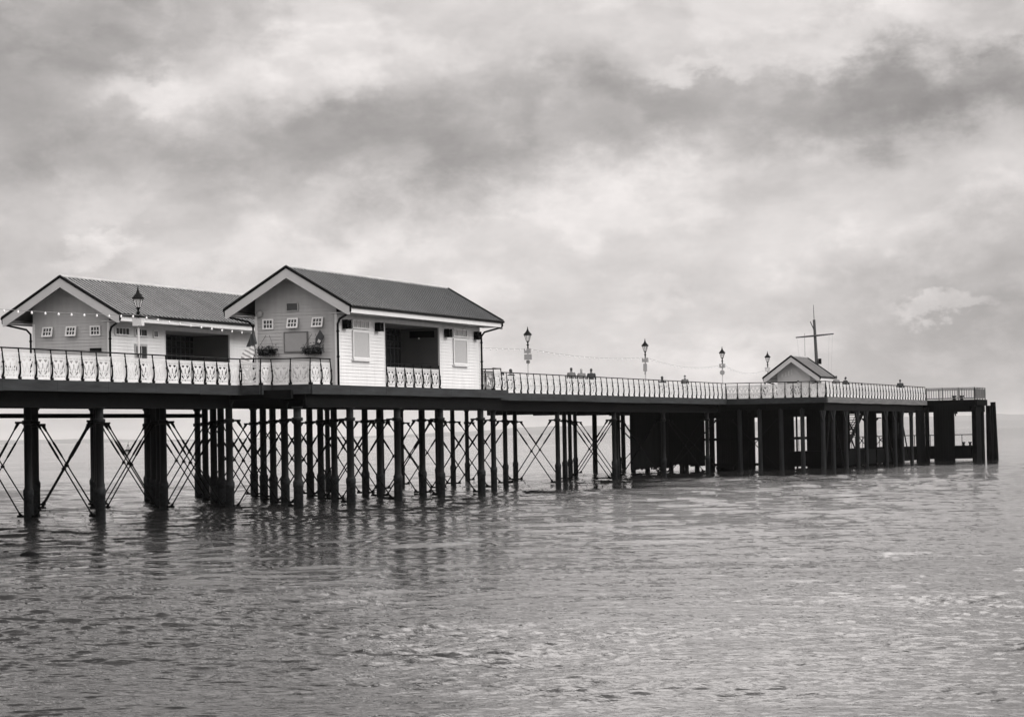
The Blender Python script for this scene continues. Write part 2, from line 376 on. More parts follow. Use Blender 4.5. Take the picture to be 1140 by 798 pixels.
# ------------------------------------------------------------------ pier: substructure and deck
pier = thing('pier', 'long black iron pier walkway on braced columns running out over the sea', 'pier', (0, 0, 0))
main_poly = [(52, -6.2), (106.7, -6.2), (106.7, -7.25), (107.85, -7.25), (107.85, -9.25), (134.75, -9.25), (134.75, -6.2), (194.2, -6.2),
             (194.2, 6.2), (134.75, 6.2), (134.75, 9.25), (107.85, 9.25), (107.85, 7.25), (106.7, 7.25), (106.7, 6.2), (52, 6.2)]
MB().prism(main_poly, 5.42, ZD).build('deck', M['deck'], pier)
def edge_boards(mb, poly, z0, z1, t, skip=(), parent=None, m=None):
    n = len(poly)
    for i in range(n):
        if i in skip: continue
        if parent: mb = MB()
        (x0, y0), (x1, y1) = poly[i], poly[(i + 1) % n]
        if abs(x1 - x0) > abs(y1 - y0):
            s = -1 if x1 > x0 else 1
            k = max(1, int(abs(x1 - x0) / 4.1)); xs = [x0 + (x1 - x0) * q / k for q in range(k + 1)]
            for a, b in zip(xs, xs[1:]):
                a, b = min(a, b), max(a, b)
                mb.box(a + .006, b - .006, min(y0 + s * .002, y0 + s * t), max(y0 + s * .002, y0 + s * t), z0 + random.uniform(-.015, .015), z1 + random.uniform(-.006, .012))
        else:
            s = 1 if y1 > y0 else -1
            mb.box(min(x0 + s * .002, x0 + s * t), max(x0 + s * .002, x0 + s * t), min(y0, y1), max(y0, y1), z0, z1)
        if parent: mb.build('edge_board', M[m], parent)
edge_boards(None, main_poly, 5.21, 5.645, .09, (7, 15), pier, 'fascia')
# longitudinal girders
for y, zb, x0, x1 in [(-5.55, 4.6, 52, 194), (5.55, 4.93, 52, 194), (-1.85, 4.93, 52, 194), (1.85, 4.93, 52, 194), (-8.9, 4.6, 107.95, 134.6), (8.9, 4.93, 107.95, 134.6)]:
    g = MB(); g.box(x0, x1, y - .05, y + .05, zb + .06, 5.36); g.box(x0, x1, y - .17, y + .17, zb, zb + .06); g.box(x0, x1, y - .17, y + .17, 5.36, 5.418)
    g.build('girder', M['iron'], pier)
g = MB(); g.tube([(52, 5.35, 4.42), (126, 5.35, 4.5)], .11, 10); g.build('service_pipe', M['iron'], pier)
BENTS = [82.6, 94.7, 107.0, 113.1, 119.1, 125.1, 131.2, 142.7, 154.7, 166.8, 178.9, 191.0]
ROWS = [-5.5, -1.95, 1.65, 5.2]
ROWS_NEAR = [-5.5, -2.1, 1.25, 4.7]
def column_mesh():
    mb = MB()
    mb.lathe([(.215, -2.5), (.215, .95), (.235, .96), (.235, 1.2), (.2, 1.25), (.172, 1.34), (.172, 3.95), (.25, 3.97), (.25, 4.12), (.172, 4.14), (.172, 4.5), (.24, 4.58), (.24, 4.62)], 14)
    return mb.mesh('column', [M['wet_iron'], M['barnacle']], False)
CM = column_mesh()
def column_tall():
    mb = MB()
    mb.lathe([(.215, -2.5), (.215, .95), (.235, .96), (.235, 1.2), (.2, 1.25), (.172, 1.34), (.172, 3.95), (.25, 3.97), (.25, 4.12), (.172, 4.14), (.172, 4.8), (.24, 4.88), (.24, 4.94)], 14)
    return mb.mesh('column', [M['wet_iron'], M['barnacle']], False)
CT = column_tall()
for me in (CM, CT):
    me.polygons.foreach_set('material_index', [1 if p.center.z < 1.22 and abs(p.normal.z) < .9 else 0 for p in me.polygons])
    me.polygons.foreach_set('use_smooth', [len(p.vertices) == 4 and abs(p.normal.z) < .3 for p in me.polygons])
def brace(parent, x, y0, y1):
    mb = MB()
    ya, yb = y0 + .42, y1 - .42
    for s, (p, q) in ((-1, ((ya, 4.02), (yb, .14))), (1, ((yb, 4.02), (ya, .14)))):
        xx = x + s * .06
        P = Vector((xx, p[0], p[1])); Q = Vector((xx, q[0], q[1]))
        mb.tube([P, Q], .034, 6)
        mb.tube([P.lerp(Q, .20), P.lerp(Q, .22), P.lerp(Q, .38), P.lerp(Q, .40)], [.03, .055, .055, .03], 6)
        mb.tube([P, P.lerp(Q, .07)], [.085, .045], 6)
        mb.tube([P.lerp(Q, .97), Q], [.045, .085], 6)
    for yc, sg in ((y0, 1), (y1, -1)):
        mb.box(x - .1, x + .1, min(yc + sg * .16, yc + sg * .55), max(yc + sg * .16, yc + sg * .55), 4.0, 4.09)
        mb.box(x - .1, x + .1, min(yc + sg * .2, yc + sg * .5), max(yc + sg * .2, yc + sg * .5), .06, .16)
    mb.tube([(x - .09, (ya + yb) / 2, 2.08), (x + .09, (ya + yb) / 2, 2.08)], .07, 8)
    mb.build('cross_brace', M['iron'], parent)
for u in BENTS:
    wide = 107 <= u <= 131.3
    rows = ([-8.95] if wide else []) + (ROWS_NEAR if u < 132 else ROWS) + ([8.2] if wide else [])
    if 178 < u < 180: rows = rows[:3]
    for y in rows:
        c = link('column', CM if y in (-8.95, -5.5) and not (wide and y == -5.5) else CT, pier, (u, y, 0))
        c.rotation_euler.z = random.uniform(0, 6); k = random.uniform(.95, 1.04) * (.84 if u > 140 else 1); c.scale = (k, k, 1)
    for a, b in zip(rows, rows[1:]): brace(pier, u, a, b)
    mb = MB(); e = 8.7 if wide else 5.3
    mb.box(u - .12, u + .12, -e, e, 5.0, 5.4); mb.build('cross_beam', M['iron'], pier)
# boarded screen under the seaward end of the walkway
def planks(mb, axis, fixed, a0, a1, z0, z1, pitch=.24, gaps=(), t=.07, rag=.0):
    a = a0
    while a < a1 - .02:
        b = min(a + pitch, a1)
        if not any(g0 < (a + b) / 2 < g1 for g0, g1 in gaps):
            j = random.uniform(-.012, .012); zz = z0 + random.uniform(-rag, rag)
            if axis == 'x': mb.box(a + .004, b - .004, fixed + j, fixed + t + j, zz, z1)
            else: mb.box(fixed + j, fixed + t + j, a + .004, b - .004, zz, z1)
        a = b
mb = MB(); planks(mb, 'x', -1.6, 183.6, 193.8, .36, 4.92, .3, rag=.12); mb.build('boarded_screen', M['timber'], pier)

# ------------------------------------------------------------------ pier head
head = thing('pier_end_platform', 'broad dark timber pier head with lower landing stage at the seaward end', 'pier head', (0, 0, 0))
hp = [(194.3, -14.2), (236.5, -14.2), (236.5, 14.2), (194.3, 14.2)]
MB().prism(hp, 5.42, ZD - .004).build('deck', M['deck'], head)
edge_boards(None, hp, 5.2, 5.64, .09, (0,), head, 'fascia')
edge_boards(None, hp, 5.2, 5.64, .09, (1, 2, 3), head, 'litfascia')  # lighter colour on the long near edge imitates light falling on it
op_ = [(236.7, -18.75), (242.8, -18.75), (242.8, 12), (236.7, 12)]
MB().prism(op_, 5.4, 5.64).build('outer_deck', M['deck'], head)
edge_boards(None, op_, 5.1, 5.63, .09, (), head, 'timber')
for x in (194.9, 206.3, 217.4, 228, 236.1):
    MB().box(x - .15, x + .15, -13.9, 13.9, 4.75, 5.41).build('cross_beam', M['iron'], head)
for y in (-13.75, -9.2, -4.6, 0, 4.6, 9.2, 13.75):
    MB().box(194.7, 236.4, y - .14, y + .14, 4.62 if y == -13.75 else 4.85, 5.2).build('girder', M['iron'], head)
MB().box(236.75, 242.7, -18.6, -18.3, 4.5, 5.19).build('girder', M['timber'], head)
MB().box(242.3, 242.6, -18.2, 11.5, 4.55, 5.19).build('girder', M['timber'], head)
MB().box(236.75, 237.05, -18.2, -14.4, 4.55, 5.19).build('girder', M['timber'], head)
def pile_mesh(r, zt, n=10, m='timber', knee=None):
    mb = MB(); mb.lathe([(r * 1.05, -2.5), (r * 1.05, .9), (r, 1.0), (r, zt)], n)
    if knee:
        for sg in (-1, 1):
            q = [(0, zt - .85), (sg * .75, zt - .02), (sg * .95, zt - .02), (0, zt - 1.1)]
            o = len(mb.v); mb.prism_x(q, -.07, .07)
            if knee == 'x':
                for i in range(o, len(mb.v)): a_, b_, c_ = mb.v[i]; mb.v[i] = (b_, a_, c_)
    return mb.mesh('pile', M[m], False)
PM, PI_, PO, PY = pile_mesh(.2, 4.75), pile_mesh(.17, 4.62, 10, 'frontpile', 'x'), pile_mesh(.2, 5.1), pile_mesh(.17, 4.84, 10, 'frontpile')
# front piles: along the long seaward-facing side, then across the face that looks back to the walkway
for x in (194.75, 198.3, 203.0, 207.6, 211.0, 219.4, 223.4, 226.7, 231.2, 235.8):
    link('pile', PI_, head, (x, -13.75, 0))
for y in (-12.1, -10.4, -8.7, -7.1):
    link('pile', PY, head, (194.9, y, 0))
for x, ys in ((206.4, (-12.9, -11.6, -10.5, -6.9, -3.7, -.4, .9, 2.6, 3.9, 5.15, 8.5)), (217.4, (-13.0, -12.5, -5, 0, 5, 10)),
              (226, (-13.7, -12.9, -12.3, -6, 0, 6, 12)), (242.2, (-19.0 + .6, -15.6, -15.0, -10.6, -5.4, 0, 6))):
    for y in ys: link('pile', PM if x < 240 else PO, head, (x, y, 0))
for y in (-14.15, -14.95, -15.4, -15.9, -16.4): link('pile', PO, head, (236.95, y, 0))
for x, y in ((237.2, -18.45), (239.2, -18.45), (241.2, -18.45), (242.9, -18.85), (243.2, -19.1)): link('pile', PO, head, (x, y, 0))
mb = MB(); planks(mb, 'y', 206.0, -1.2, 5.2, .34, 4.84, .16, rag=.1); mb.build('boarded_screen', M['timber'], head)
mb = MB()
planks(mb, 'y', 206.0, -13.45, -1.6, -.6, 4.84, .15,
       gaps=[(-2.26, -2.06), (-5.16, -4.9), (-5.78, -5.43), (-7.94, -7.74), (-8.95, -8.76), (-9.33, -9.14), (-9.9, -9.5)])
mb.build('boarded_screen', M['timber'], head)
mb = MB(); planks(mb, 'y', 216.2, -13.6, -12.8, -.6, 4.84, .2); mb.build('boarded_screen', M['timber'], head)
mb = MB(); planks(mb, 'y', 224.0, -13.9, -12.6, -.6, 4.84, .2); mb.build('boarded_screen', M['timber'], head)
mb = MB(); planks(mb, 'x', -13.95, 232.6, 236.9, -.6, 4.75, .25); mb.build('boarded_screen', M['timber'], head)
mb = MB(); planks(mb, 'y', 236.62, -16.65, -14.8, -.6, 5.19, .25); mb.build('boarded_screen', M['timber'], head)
mb = MB(); planks(mb, 'x', -18.72, 236.75, 239.6, -.4, 5.0, .42, t=.12); mb.build('fender_boards', M['timber'], head)
# horizontal walings across the screen face
for z in (.25, 2.35, 4.2):
    MB().box(205.82, 205.99, -13.4, 5.1 if z > 1 else -1.3, z, z + .22).build('waling', M['timber'], head)
# lower landing stage
MB().box(203.5, 236.4, -13.5, -8.8, .16, 1.38).build('landing_deck', M['timber'], head)
MB().box(237.0, 242.1, -18.1, -8.8, .2, 1.38).build('landing_deck', M['timber'], head)
mb = MB()
for x0, x1, y in ((203.6, 236.3, -9.0), (237.0, 242.0, -9.0)):
    mb.tube([(x0, y, 2.4), (x1, y, 2.4)], .035, 6)
    x = x0
    while x < x1: mb.tube([(x, y, 1.385), (x, y, 2.38)], .03, 6); x += 1.6
mb.tube([(242.0, -18.0, 2.4), (242.0, -9.0, 2.4)], .04, 6)
for k in range(7): mb.tube([(242.0, -18.0 + 1.5 * k, 1.385), (242.0, -18.0 + 1.5 * k, 2.38)], .035, 6)
for y in (-17.35, -16.75): mb.lathe([(.16, 1.385), (.1, 1.45), (.1, 1.58), (.17, 1.62), (.17, 1.72)], 10, (241.4, y))
mb.build('landing_rail', M['iron'], head)
mb = MB()   # stair from the landing up to the deck
for k in range(18):
    mb.box(207.9 + k * .47, 208.33 + k * .47, -12.6, -11.4, 1.4 + k * .205, 1.46 + k * .205)
for y in (-12.65, -11.38):
    mb.prism_x([(0, 0), (.06, 0), (.06, .35), (0, .35)], 0, .01)
    mb.tube([(207.7, y, 1.3), (216.5, y, 5.1)], .16, 4); mb.tube([(207.7, y, 2.3), (216.0, y, 5.95)], .03, 6)
mb.build('stair', M['iron'], head)
def raker(x0, z0, x1, z1, y, r=.08):
    MB().tube([(x0, y, z0), (x1, y, z1)], r, 8).build('raking_brace', M['iron'], head)
for x, y0, y1 in ((212.5, -13.2, -9.6), (221.0, -13.2, -9.4), (229.5, -13.3, -9.2), (199.5, -9.4, -4.8), (199.5, -4.4, 0.2), (199.5, .4, 5.0)): brace(head, x, y0, y1)
raker(208.6, .4, 211.3, 4.5, -11.8, .07); raker(213.5, 4.5, 218.4, 1.5, -11.2, .07); raker(232.2, 1.4, 235.4, 4.6, -12.2, .06)
raker(238.2, 4.9, 239.4, 4.2, -16.4, .06); raker(241.9, 4.2, 240.6, 4.9, -17.9, .06)
raker(196.0, .2, 197.8, 4.4, -13.6); raker(199.3, 4.5, 202.6, .2, -13.6); raker(204.0, 4.3, 207.2, 2.6, -13.6, .06)
raker(224.0, .2, 226.3, 4.4, -13.6); raker(227.2, 4.3, 230.6, .3, -13.6, .06); raker(220.0, 4.4, 222.9, .3, -13.6)
MB().tube([(238.6, -16.6, 5.15), (238.6, -16.6, 4.35)], [.05, .12], 8).build('hanging_lamp', M['iron'], head)
# leaning mooring piles at the outer corner
for nm, lab, p0, p1, r in (('mooring_pile', 'thick leaning timber pile standing clear of the outer corner of pier head', (243.7, -19.45, -2.5), (243.5, -19.25, 5.42), .26),
                           ('mooring_pile', 'slimmer slanting timber pile between the thick leaning pile and pier head', (242.3, -19.25, -2.5), (242.6, -19.0, 4.9), .16)):
    mb = MB(); d = [p1[i] - p0[i] for i in range(3)]
    mb.tube([(0, 0, -2.5), (d[0] * .45, d[1] * .45, -2.5 + d[2] * .45), (d[0], d[1], -2.5 + d[2])], [r * 1.05, r, r * .96], 12)
    o = mb.build(nm, M['timber'], None, (p0[0], p0[1], 0)); tag(o, lab, 'mooring pile')

# ------------------------------------------------------------------ railings
def panel_mesh(nx=30, nz=26):
    def hole(a, b):                                   # a in -1..1 across, b in 0..1 up : pierced cast-iron pattern
        A = abs(a)
        if A > .93 or b < .03 or b > .97: return False
        if .865 < b < .915: return (A * 6.2 + .5) % 1 < .42                 # dots under the top edge
        if .085 < b < .135: return (A * 6.2) % 1 < .42                      # dots above the foot
        def ell(cx, cz, rx, rz, rot):
            dx, dz = A - cx, b - cz; c, s_ = math.cos(rot), math.sin(rot)
            x, z = dx * c + dz * s_, -dx * s_ + dz * c
            return (x / rx) ** 2 + (z / rz) ** 2 < 1
        if .70 < b < .80 and abs(A - .36) < (b - .68) * 2.1: return True    # pair of triangles
        if (A / .10) ** 2 + ((b - .54) / .13) ** 2 < 1: return True         # almond in the middle
        if ell(.74, .62, .09, .14, -.25): return True
        if ell(.56, .50, .07, .17, -.75): return True
        if ell(.80, .40, .07, .13, -.5): return True
        if ell(.42, .27, .21, .055, .38): return True
        if ell(.22, .36, .05, .10, -.5): return True
        return False
    mb = MB(); idx = {}
    sol = [[not hole((i + .5) / nx * 2 - 1, (k + .5) / nz) for k in range(nz)] for i in range(nx)]
    T = .006
    def V(i, k, s):
        key = (i, k, s)
        if key not in idx:
            idx[key] = len(mb.v); mb.v.append((i / nx, s * T, .05 + .94 * k / nz))
        return idx[key]
    for i in range(nx):
        for k in range(nz):
            if not sol[i][k]: continue
            q = [(i, k), (i + 1, k), (i + 1, k + 1), (i, k + 1)]
            mb.f.append(tuple(V(a, b, -1) for a, b in q)); mb.f.append(tuple(V(a, b, 1) for a, b in q[::-1]))
            for (da, db), (e0, e1) in (((-1, 0), (3, 0)), ((1, 0), (1, 2)), ((0, -1), (0, 1)), ((0, 1), (2, 3))):
                a, b = i + da, k + db
                if not (0 <= a < nx and 0 <= b < nz and sol[a][b]):
                    p, r_ = q[e0], q[e1]
                    mb.f.append((V(*p, -1), V(*p, 1), V(*r_, 1), V(*r_, -1)))
    mb.m = [0] * len(mb.f)
    return mb.mesh('panel', M['cast'])
PANEL = panel_mesh()
def post_mesh():
    mb = MB()
    # bellied post: leans out at its foot, square base, knob where it meets the panel, ball under the rail ; +y is inboard
    mb.box(-.07, .07, -.10, .10, 0, .1)
    mb.tube([(0, -.02, .08), (0, -.075, .25), (0, -.085, .42), (0, -.06, .7), (0, -.02, 1.0), (0, 0, 1.19)], [.055, .042, .036, .032, .03, .03], 8)
    mb.ball((0, -.06, .66), .058, 8, 5); mb.ball((0, 0, 1.2), .045, 8, 5)
    return mb.mesh('post', M['dark'], True)
POST = post_mesh()
def railing(label, runs, zb=ZD, group='cast iron railings round the pier', name='railing'):
    """runs: list of (x0, y0, x1, y1, bays)"""
    x0, y0 = runs[0][:2]
    t = thing(name, label, 'railing', (x0, y0, zb), 0, group)
    for ri, (xa, ya, xb, yb, n) in enumerate(runs):
        ang = math.atan2(yb - ya, xb - xa); Ln = math.hypot(xb - xa, yb - ya)
        hb = MB(); hb.tube([(0, 0, 1.21), (Ln, 0, 1.21)], .03, 8)
        h = hb.build('handrail', M['dark'], t, (xa - x0, ya - y0, 0)); h.rotation_euler.z = ang
        hb = MB(); hb.box(.06, Ln - .06, -.02, .02, 1.0, 1.035); hb.box(.06, Ln - .06, -.03, .03, .015, .05)
        h = hb.build('rail_bar', M['cast'], t, (xa - x0, ya - y0, 0)); h.rotation_euler.z = ang
        for k in range(n + 1):
            d = Ln * k / n
            px, py = xa - x0 + math.cos(ang) * d, ya - y0 + math.sin(ang) * d
            if k or ri == 0:
                p = link('post', POST, t, (px, py, 0)); p.rotation_euler.z = ang
            if k < n:
                c = link('panel', PANEL, t, (px + math.cos(ang) * .035, py + math.sin(ang) * .035, 0)); c.rotation_euler.z = ang
                c.scale.x = Ln / n - .07
    return t
railing('white pierced cast iron railing along the near side before the two shelters', [(106.9 - 1.236 * 23, -6.15, 106.9, -6.15, 23)])
railing('short white pierced railing stepping outward to the grey gable of the nearer shelter',
        [(106.9, -6.15, 106.9, -7.2, 1), (106.9, -7.2, 108.0, -7.2, 1), (108.0, -7.2, 108.0, -9.2, 2), (108.0, -9.2, 110.25, -9.2, 2)])
railing('six white pierced panels across the open front of the nearer shelter', [(119.3, -8.32, 126.65, -8.32, 6)])
railing('tall single white railing panel beside the far drainpipe of the nearer shelter', [(133.35, -8.95, 134.6, -8.95, 1), (134.6, -8.95, 134.6, -6.2, 3)])
railing('long white pierced railing from the nearer shelter to the pier head', [(134.65, -6.15, 194.3, -6.15, 48)])
railing('pierced railing of wide panels across the pier head in front of the hut', [(194.4, -6.15, 194.4, -10.9, 5), (194.4, -10.9, 194.4, -14.1, 5)])
railing('closely spaced white pierced railing along the pier head beyond the hut', [(194.4, -14.1, 236.5, -14.1, 34)])
railing('white pierced railing on the far side of the walkway facing the open channel', [(194.3, 6.15, 134.65, 6.15, 48)])
railing('white pierced railing on the far side stepping out behind the further shelter', [(113.1, 9.2, 108.0, 9.2, 4), (108.0, 9.2, 108.0, 6.2, 3), (108.0, 6.15, 93, 6.15, 12)])
def bar_railing(label, runs, zb):
    x0, y0 = runs[0][:2]
    t = thing('bar_railing', label, 'railing', (x0, y0, zb))
    for xa, ya, xb, yb, n in runs:
        ang = math.atan2(yb - ya, xb - xa); Ln = math.hypot(xb - xa, yb - ya)
        mb = MB()
        for z in (.16, .98, 1.1): mb.tube([(0, 0, z), (Ln, 0, z)], .03, 6)
        k = 0
        while k * .22 < Ln: mb.tube([(k * .22, 0, .16), (k * .22, 0, .98)], .02, 4); k += 1
        o = mb.build('bar_panel', M['steel'], t, (xa - x0, ya - y0, 0)); o.rotation_euler.z = ang
        for k in range(n + 1):
            pb = MB(); pb.box(-.045, .045, -.045, .045, 0, 1.14)
            pb.build('post', M['steel'], t, (xa - x0 + math.cos(ang) * Ln * k / n, ya - y0 + math.sin(ang) * Ln * k / n, 0))
    return t
bar_railing('dark upright bar railing round the outer corner block of the pier head', [(236.75, -14.2, 236.75, -18.65, 3), (236.75, -18.65, 242.7, -18.65, 4), (242.7, -18.65, 242.7, 11.8, 14)], 5.64)
for y, lab in ((-17.3, 'low black mooring bollard on corner block, the one nearer the open corner'), (-16.6, 'low black mooring bollard on corner block, the one nearer the hut')):
    mb = MB().lathe([(.2, 0), (.14, .06), (.13, .22), (.22, .28), (.22, .4)], 12)
    tag(mb.build('mooring_bollard', M['iron'], None, (237.6, y, 5.64), True), lab, 'bollard', 'bollards on the corner block')

# ------------------------------------------------------------------ shelters
def lap(mb, p0, p1, z0, z1, pitch=.165, nrm=None, lo=None, hi=None, t=.028):
    """lapped boards between plan points p0,p1 ; lo/hi(z) give fractions for sloping ends"""
    d = Vector((p1[0] - p0[0], p1[1] - p0[1], 0)); n = Vector((d.y, -d.x, 0)).normalized()
    z = z0
    while z < z1 - 1e-4:
        zt = min(z + pitch, z1)
        a0, b0 = (lo(z), hi(z)) if lo else (0, 1); a1, b1 = (lo(zt), hi(zt)) if lo else (0, 1)
        P = lambda f, zz, o: (p0[0] + d.x * f + n.x * o, p0[1] + d.y * f + n.y * o, zz)
        mb.add([P(a0, z, .003), P(b0, z, .003), P(b0, z, t), P(a0, z, t), P(a1, zt, .003), P(b1, zt, .003)], [(0, 1, 2, 3), (3, 2, 5, 4), (0, 3, 4), (1, 5, 2)])
        z = zt
def rough_window(parent, o, ax, wd, ht, cols, rws, pane='pane', fw=.055, tilt=0, name='window', fmat='white', depth=.07):
    """framed window centred at o; ax='y' faces -x, ax='x' faces -y; frame > pane"""
    f = MB(); p = MB()
    def bx(mb, a0, a1, z0, z1, d0, d1):
        mb.box(a0, a1, d0, d1, z0, z1) if ax == 'x' else mb.box(d0, d1, a0, a1, z0, z1)
    h = ht / 2; ww = wd / 2
    bx(f, -ww, -ww + fw, -h, h, -depth, 0); bx(f, ww - fw, ww, -h, h, -depth, 0)
    bx(f, -ww + fw, ww - fw, -h, -h + fw, -depth, 0); bx(f, -ww + fw, ww - fw, h - fw, h, -depth, 0)
    for c in range(1, cols):
        a = -ww + fw + (wd - 2 * fw) * c / cols; bx(f, a - .018, a + .018, -h + fw, h - fw, -depth + .012, -.012)
    for r in range(1, rws):
        z = -h + fw + (ht - 2 * fw) * r / rws; bx(f, -ww + fw, ww - fw, z - .018, z + .018, -depth + .014, -.014)
    bx(p, -ww + fw, ww - fw, -h + fw, h - fw, -.035, -.022)
    fo = f.build(name, M[fmat], parent, o); po = p.build('glass', M[pane], fo)
    if tilt:
        if ax == 'y': fo.rotation_euler.y = tilt; fo.location.x -= math.sin(abs(tilt)) * h + .02
    return fo
def roof_sheet(mb, x0, x1, ytop, ztop, yb, zb, pitch=.42, hgt=.035):
    """corrugated sheet from ridge to eaves"""
    xs = []; x = x0
    prof = [(0, 0), (.60, 0), (.61, 1), (.97, 1), (.98, 0)]
    while x < x1:
        xs += [(min(x1, x + q * pitch), e * hgt) for q, e in prof]; x += pitch
    xs.append((x1, 0))
    d = Vector((0, yb - ytop, zb - ztop)).normalized(); n = Vector((0, -d.z, d.y)) if (yb - ytop) > 0 else Vector((0, d.z, -d.y))
    vs = []
    for x, e in xs:
        vs.append((x, ytop + n.y * e, ztop + n.z * e)); vs.append((x, yb + n.y * e, zb + n.z * e))
    fs = [(2 * i, 2 * i + 2, 2 * i + 3, 2 * i + 1) for i in range(len(xs) - 1)]
    o = len(mb.f); mb.add(vs, fs)
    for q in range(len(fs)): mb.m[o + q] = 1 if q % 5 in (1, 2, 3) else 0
    th = .05
    v2 = [(x0, ytop - n.y * th, ztop - n.z * th), (x1, ytop - n.y * th, ztop - n.z * th), (x1, yb - n.y * th, zb - n.z * th), (x0, yb - n.y * th, zb - n.z * th),
          (x0, ytop - n.y * .004, ztop - n.z * .004), (x1, ytop - n.y * .004, ztop - n.z * .004), (x1, yb - n.y * .004, zb - n.z * .004), (x0, yb - n.y * .004, zb - n.z * .004)]
    mb.add(v2, [(0, 1, 2, 3), (0, 4, 5, 1), (1, 5, 6, 2), (2, 6, 7, 3), (3, 7, 4, 0)])
def gabled_roof(par, x0, x1, hw, ze, zr, barge=.37, pitch=.42, hgt=.035, seam='seam'):
    mb = MB(); roof_sheet(mb, x0, x1, 0, zr, -hw, ze, pitch, hgt); roof_sheet(mb, x0, x1, 0, zr, hw, ze, pitch, hgt)
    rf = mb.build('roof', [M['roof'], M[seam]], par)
    c = MB(); c.tube([(x0 - .03, 0, zr + .03), (x1 + .03, 0, zr + .03)], .09, 8); c.build('ridge_cap', M['roof'], rf)
    sl_ = (zr - ze) / hw
    for xv, s in ((x0, -1), (x1, 1)):
        b = MB()
        for sg in (-1, 1):
            q = [(0, zr - .06), (sg * hw, ze - .06), (sg * hw, ze - .06 - barge), (sg * (hw - .12), ze - .06 - barge), (0, zr - .06 - barge * 1.22)]
            b.prism_x(q, *(sorted((xv + s * .002, xv + s * .06))))
        b.build('bargeboard', M['barge'], rf)
        v = MB()
        for sg in (-1, 1): v.tube([(xv + s * .05, 0, zr + .03), (xv + s * .05, sg * (hw + .03), ze + .02)], .075, 6)
        v.build('verge_trim', M['dark'], rf)
        sf = MB()                                         # sloping soffit under the verge
        for sg in (-1, 1):
            q = [(0, zr - .07), (sg * (hw - .02), ze - .07), (sg * (hw - .02), ze - .12), (0, zr - .12)]
            sf.prism_x(q, *(sorted((xv - s * .01, xv - s * .96))))
        sf.build('soffit', M['gable'], rf)
    for sg in (-1, 1):
        g = MB(); g.tube([(x0 - .04, sg * (hw + .06), ze - .03), (x1 + .04, sg * (hw + .06), ze - .03)], .075, 8); g.build('gutter', M['dark'], rf)
        e = MB(); e.box(x0 + .07, x1 - .07, min(sg * (hw - .06), sg * (hw - .015)), max(sg * (hw - .06), sg * (hw - .015)), ze - .33, ze - .07); e.build('eaves_board', M['white'], rf)
    return rf
def drainpipe(par, a, b, zt, zk, zb, r=.055):
    """from the gutter end a, swan neck to b on the wall, then down"""
    mb = MB(); A = Vector((a[0], a[1], zt)); B = Vector((b[0], b[1], zk))
    mb.tube([A, A + Vector((0, 0, -.18)), A.lerp(B, .12) + Vector((0, 0, -.2)), A.lerp(B, .85) + Vector((0, 0, .02)), B + Vector((0, 0, -.12)), (b[0], b[1], zk - .35), (b[0], b[1], zb)], r, 8)
    for z in (zk - .5, (zk + zb) / 2, zb + .25): mb.lathe([(r * 1.5, z), (r * 1.5, z + .07)], 8, b)
    return mb.build('drainpipe', M['dark'], par, smooth=True)
LX, HW_, ZE, ZR = 19.8, 2.15, 3.8, 5.74
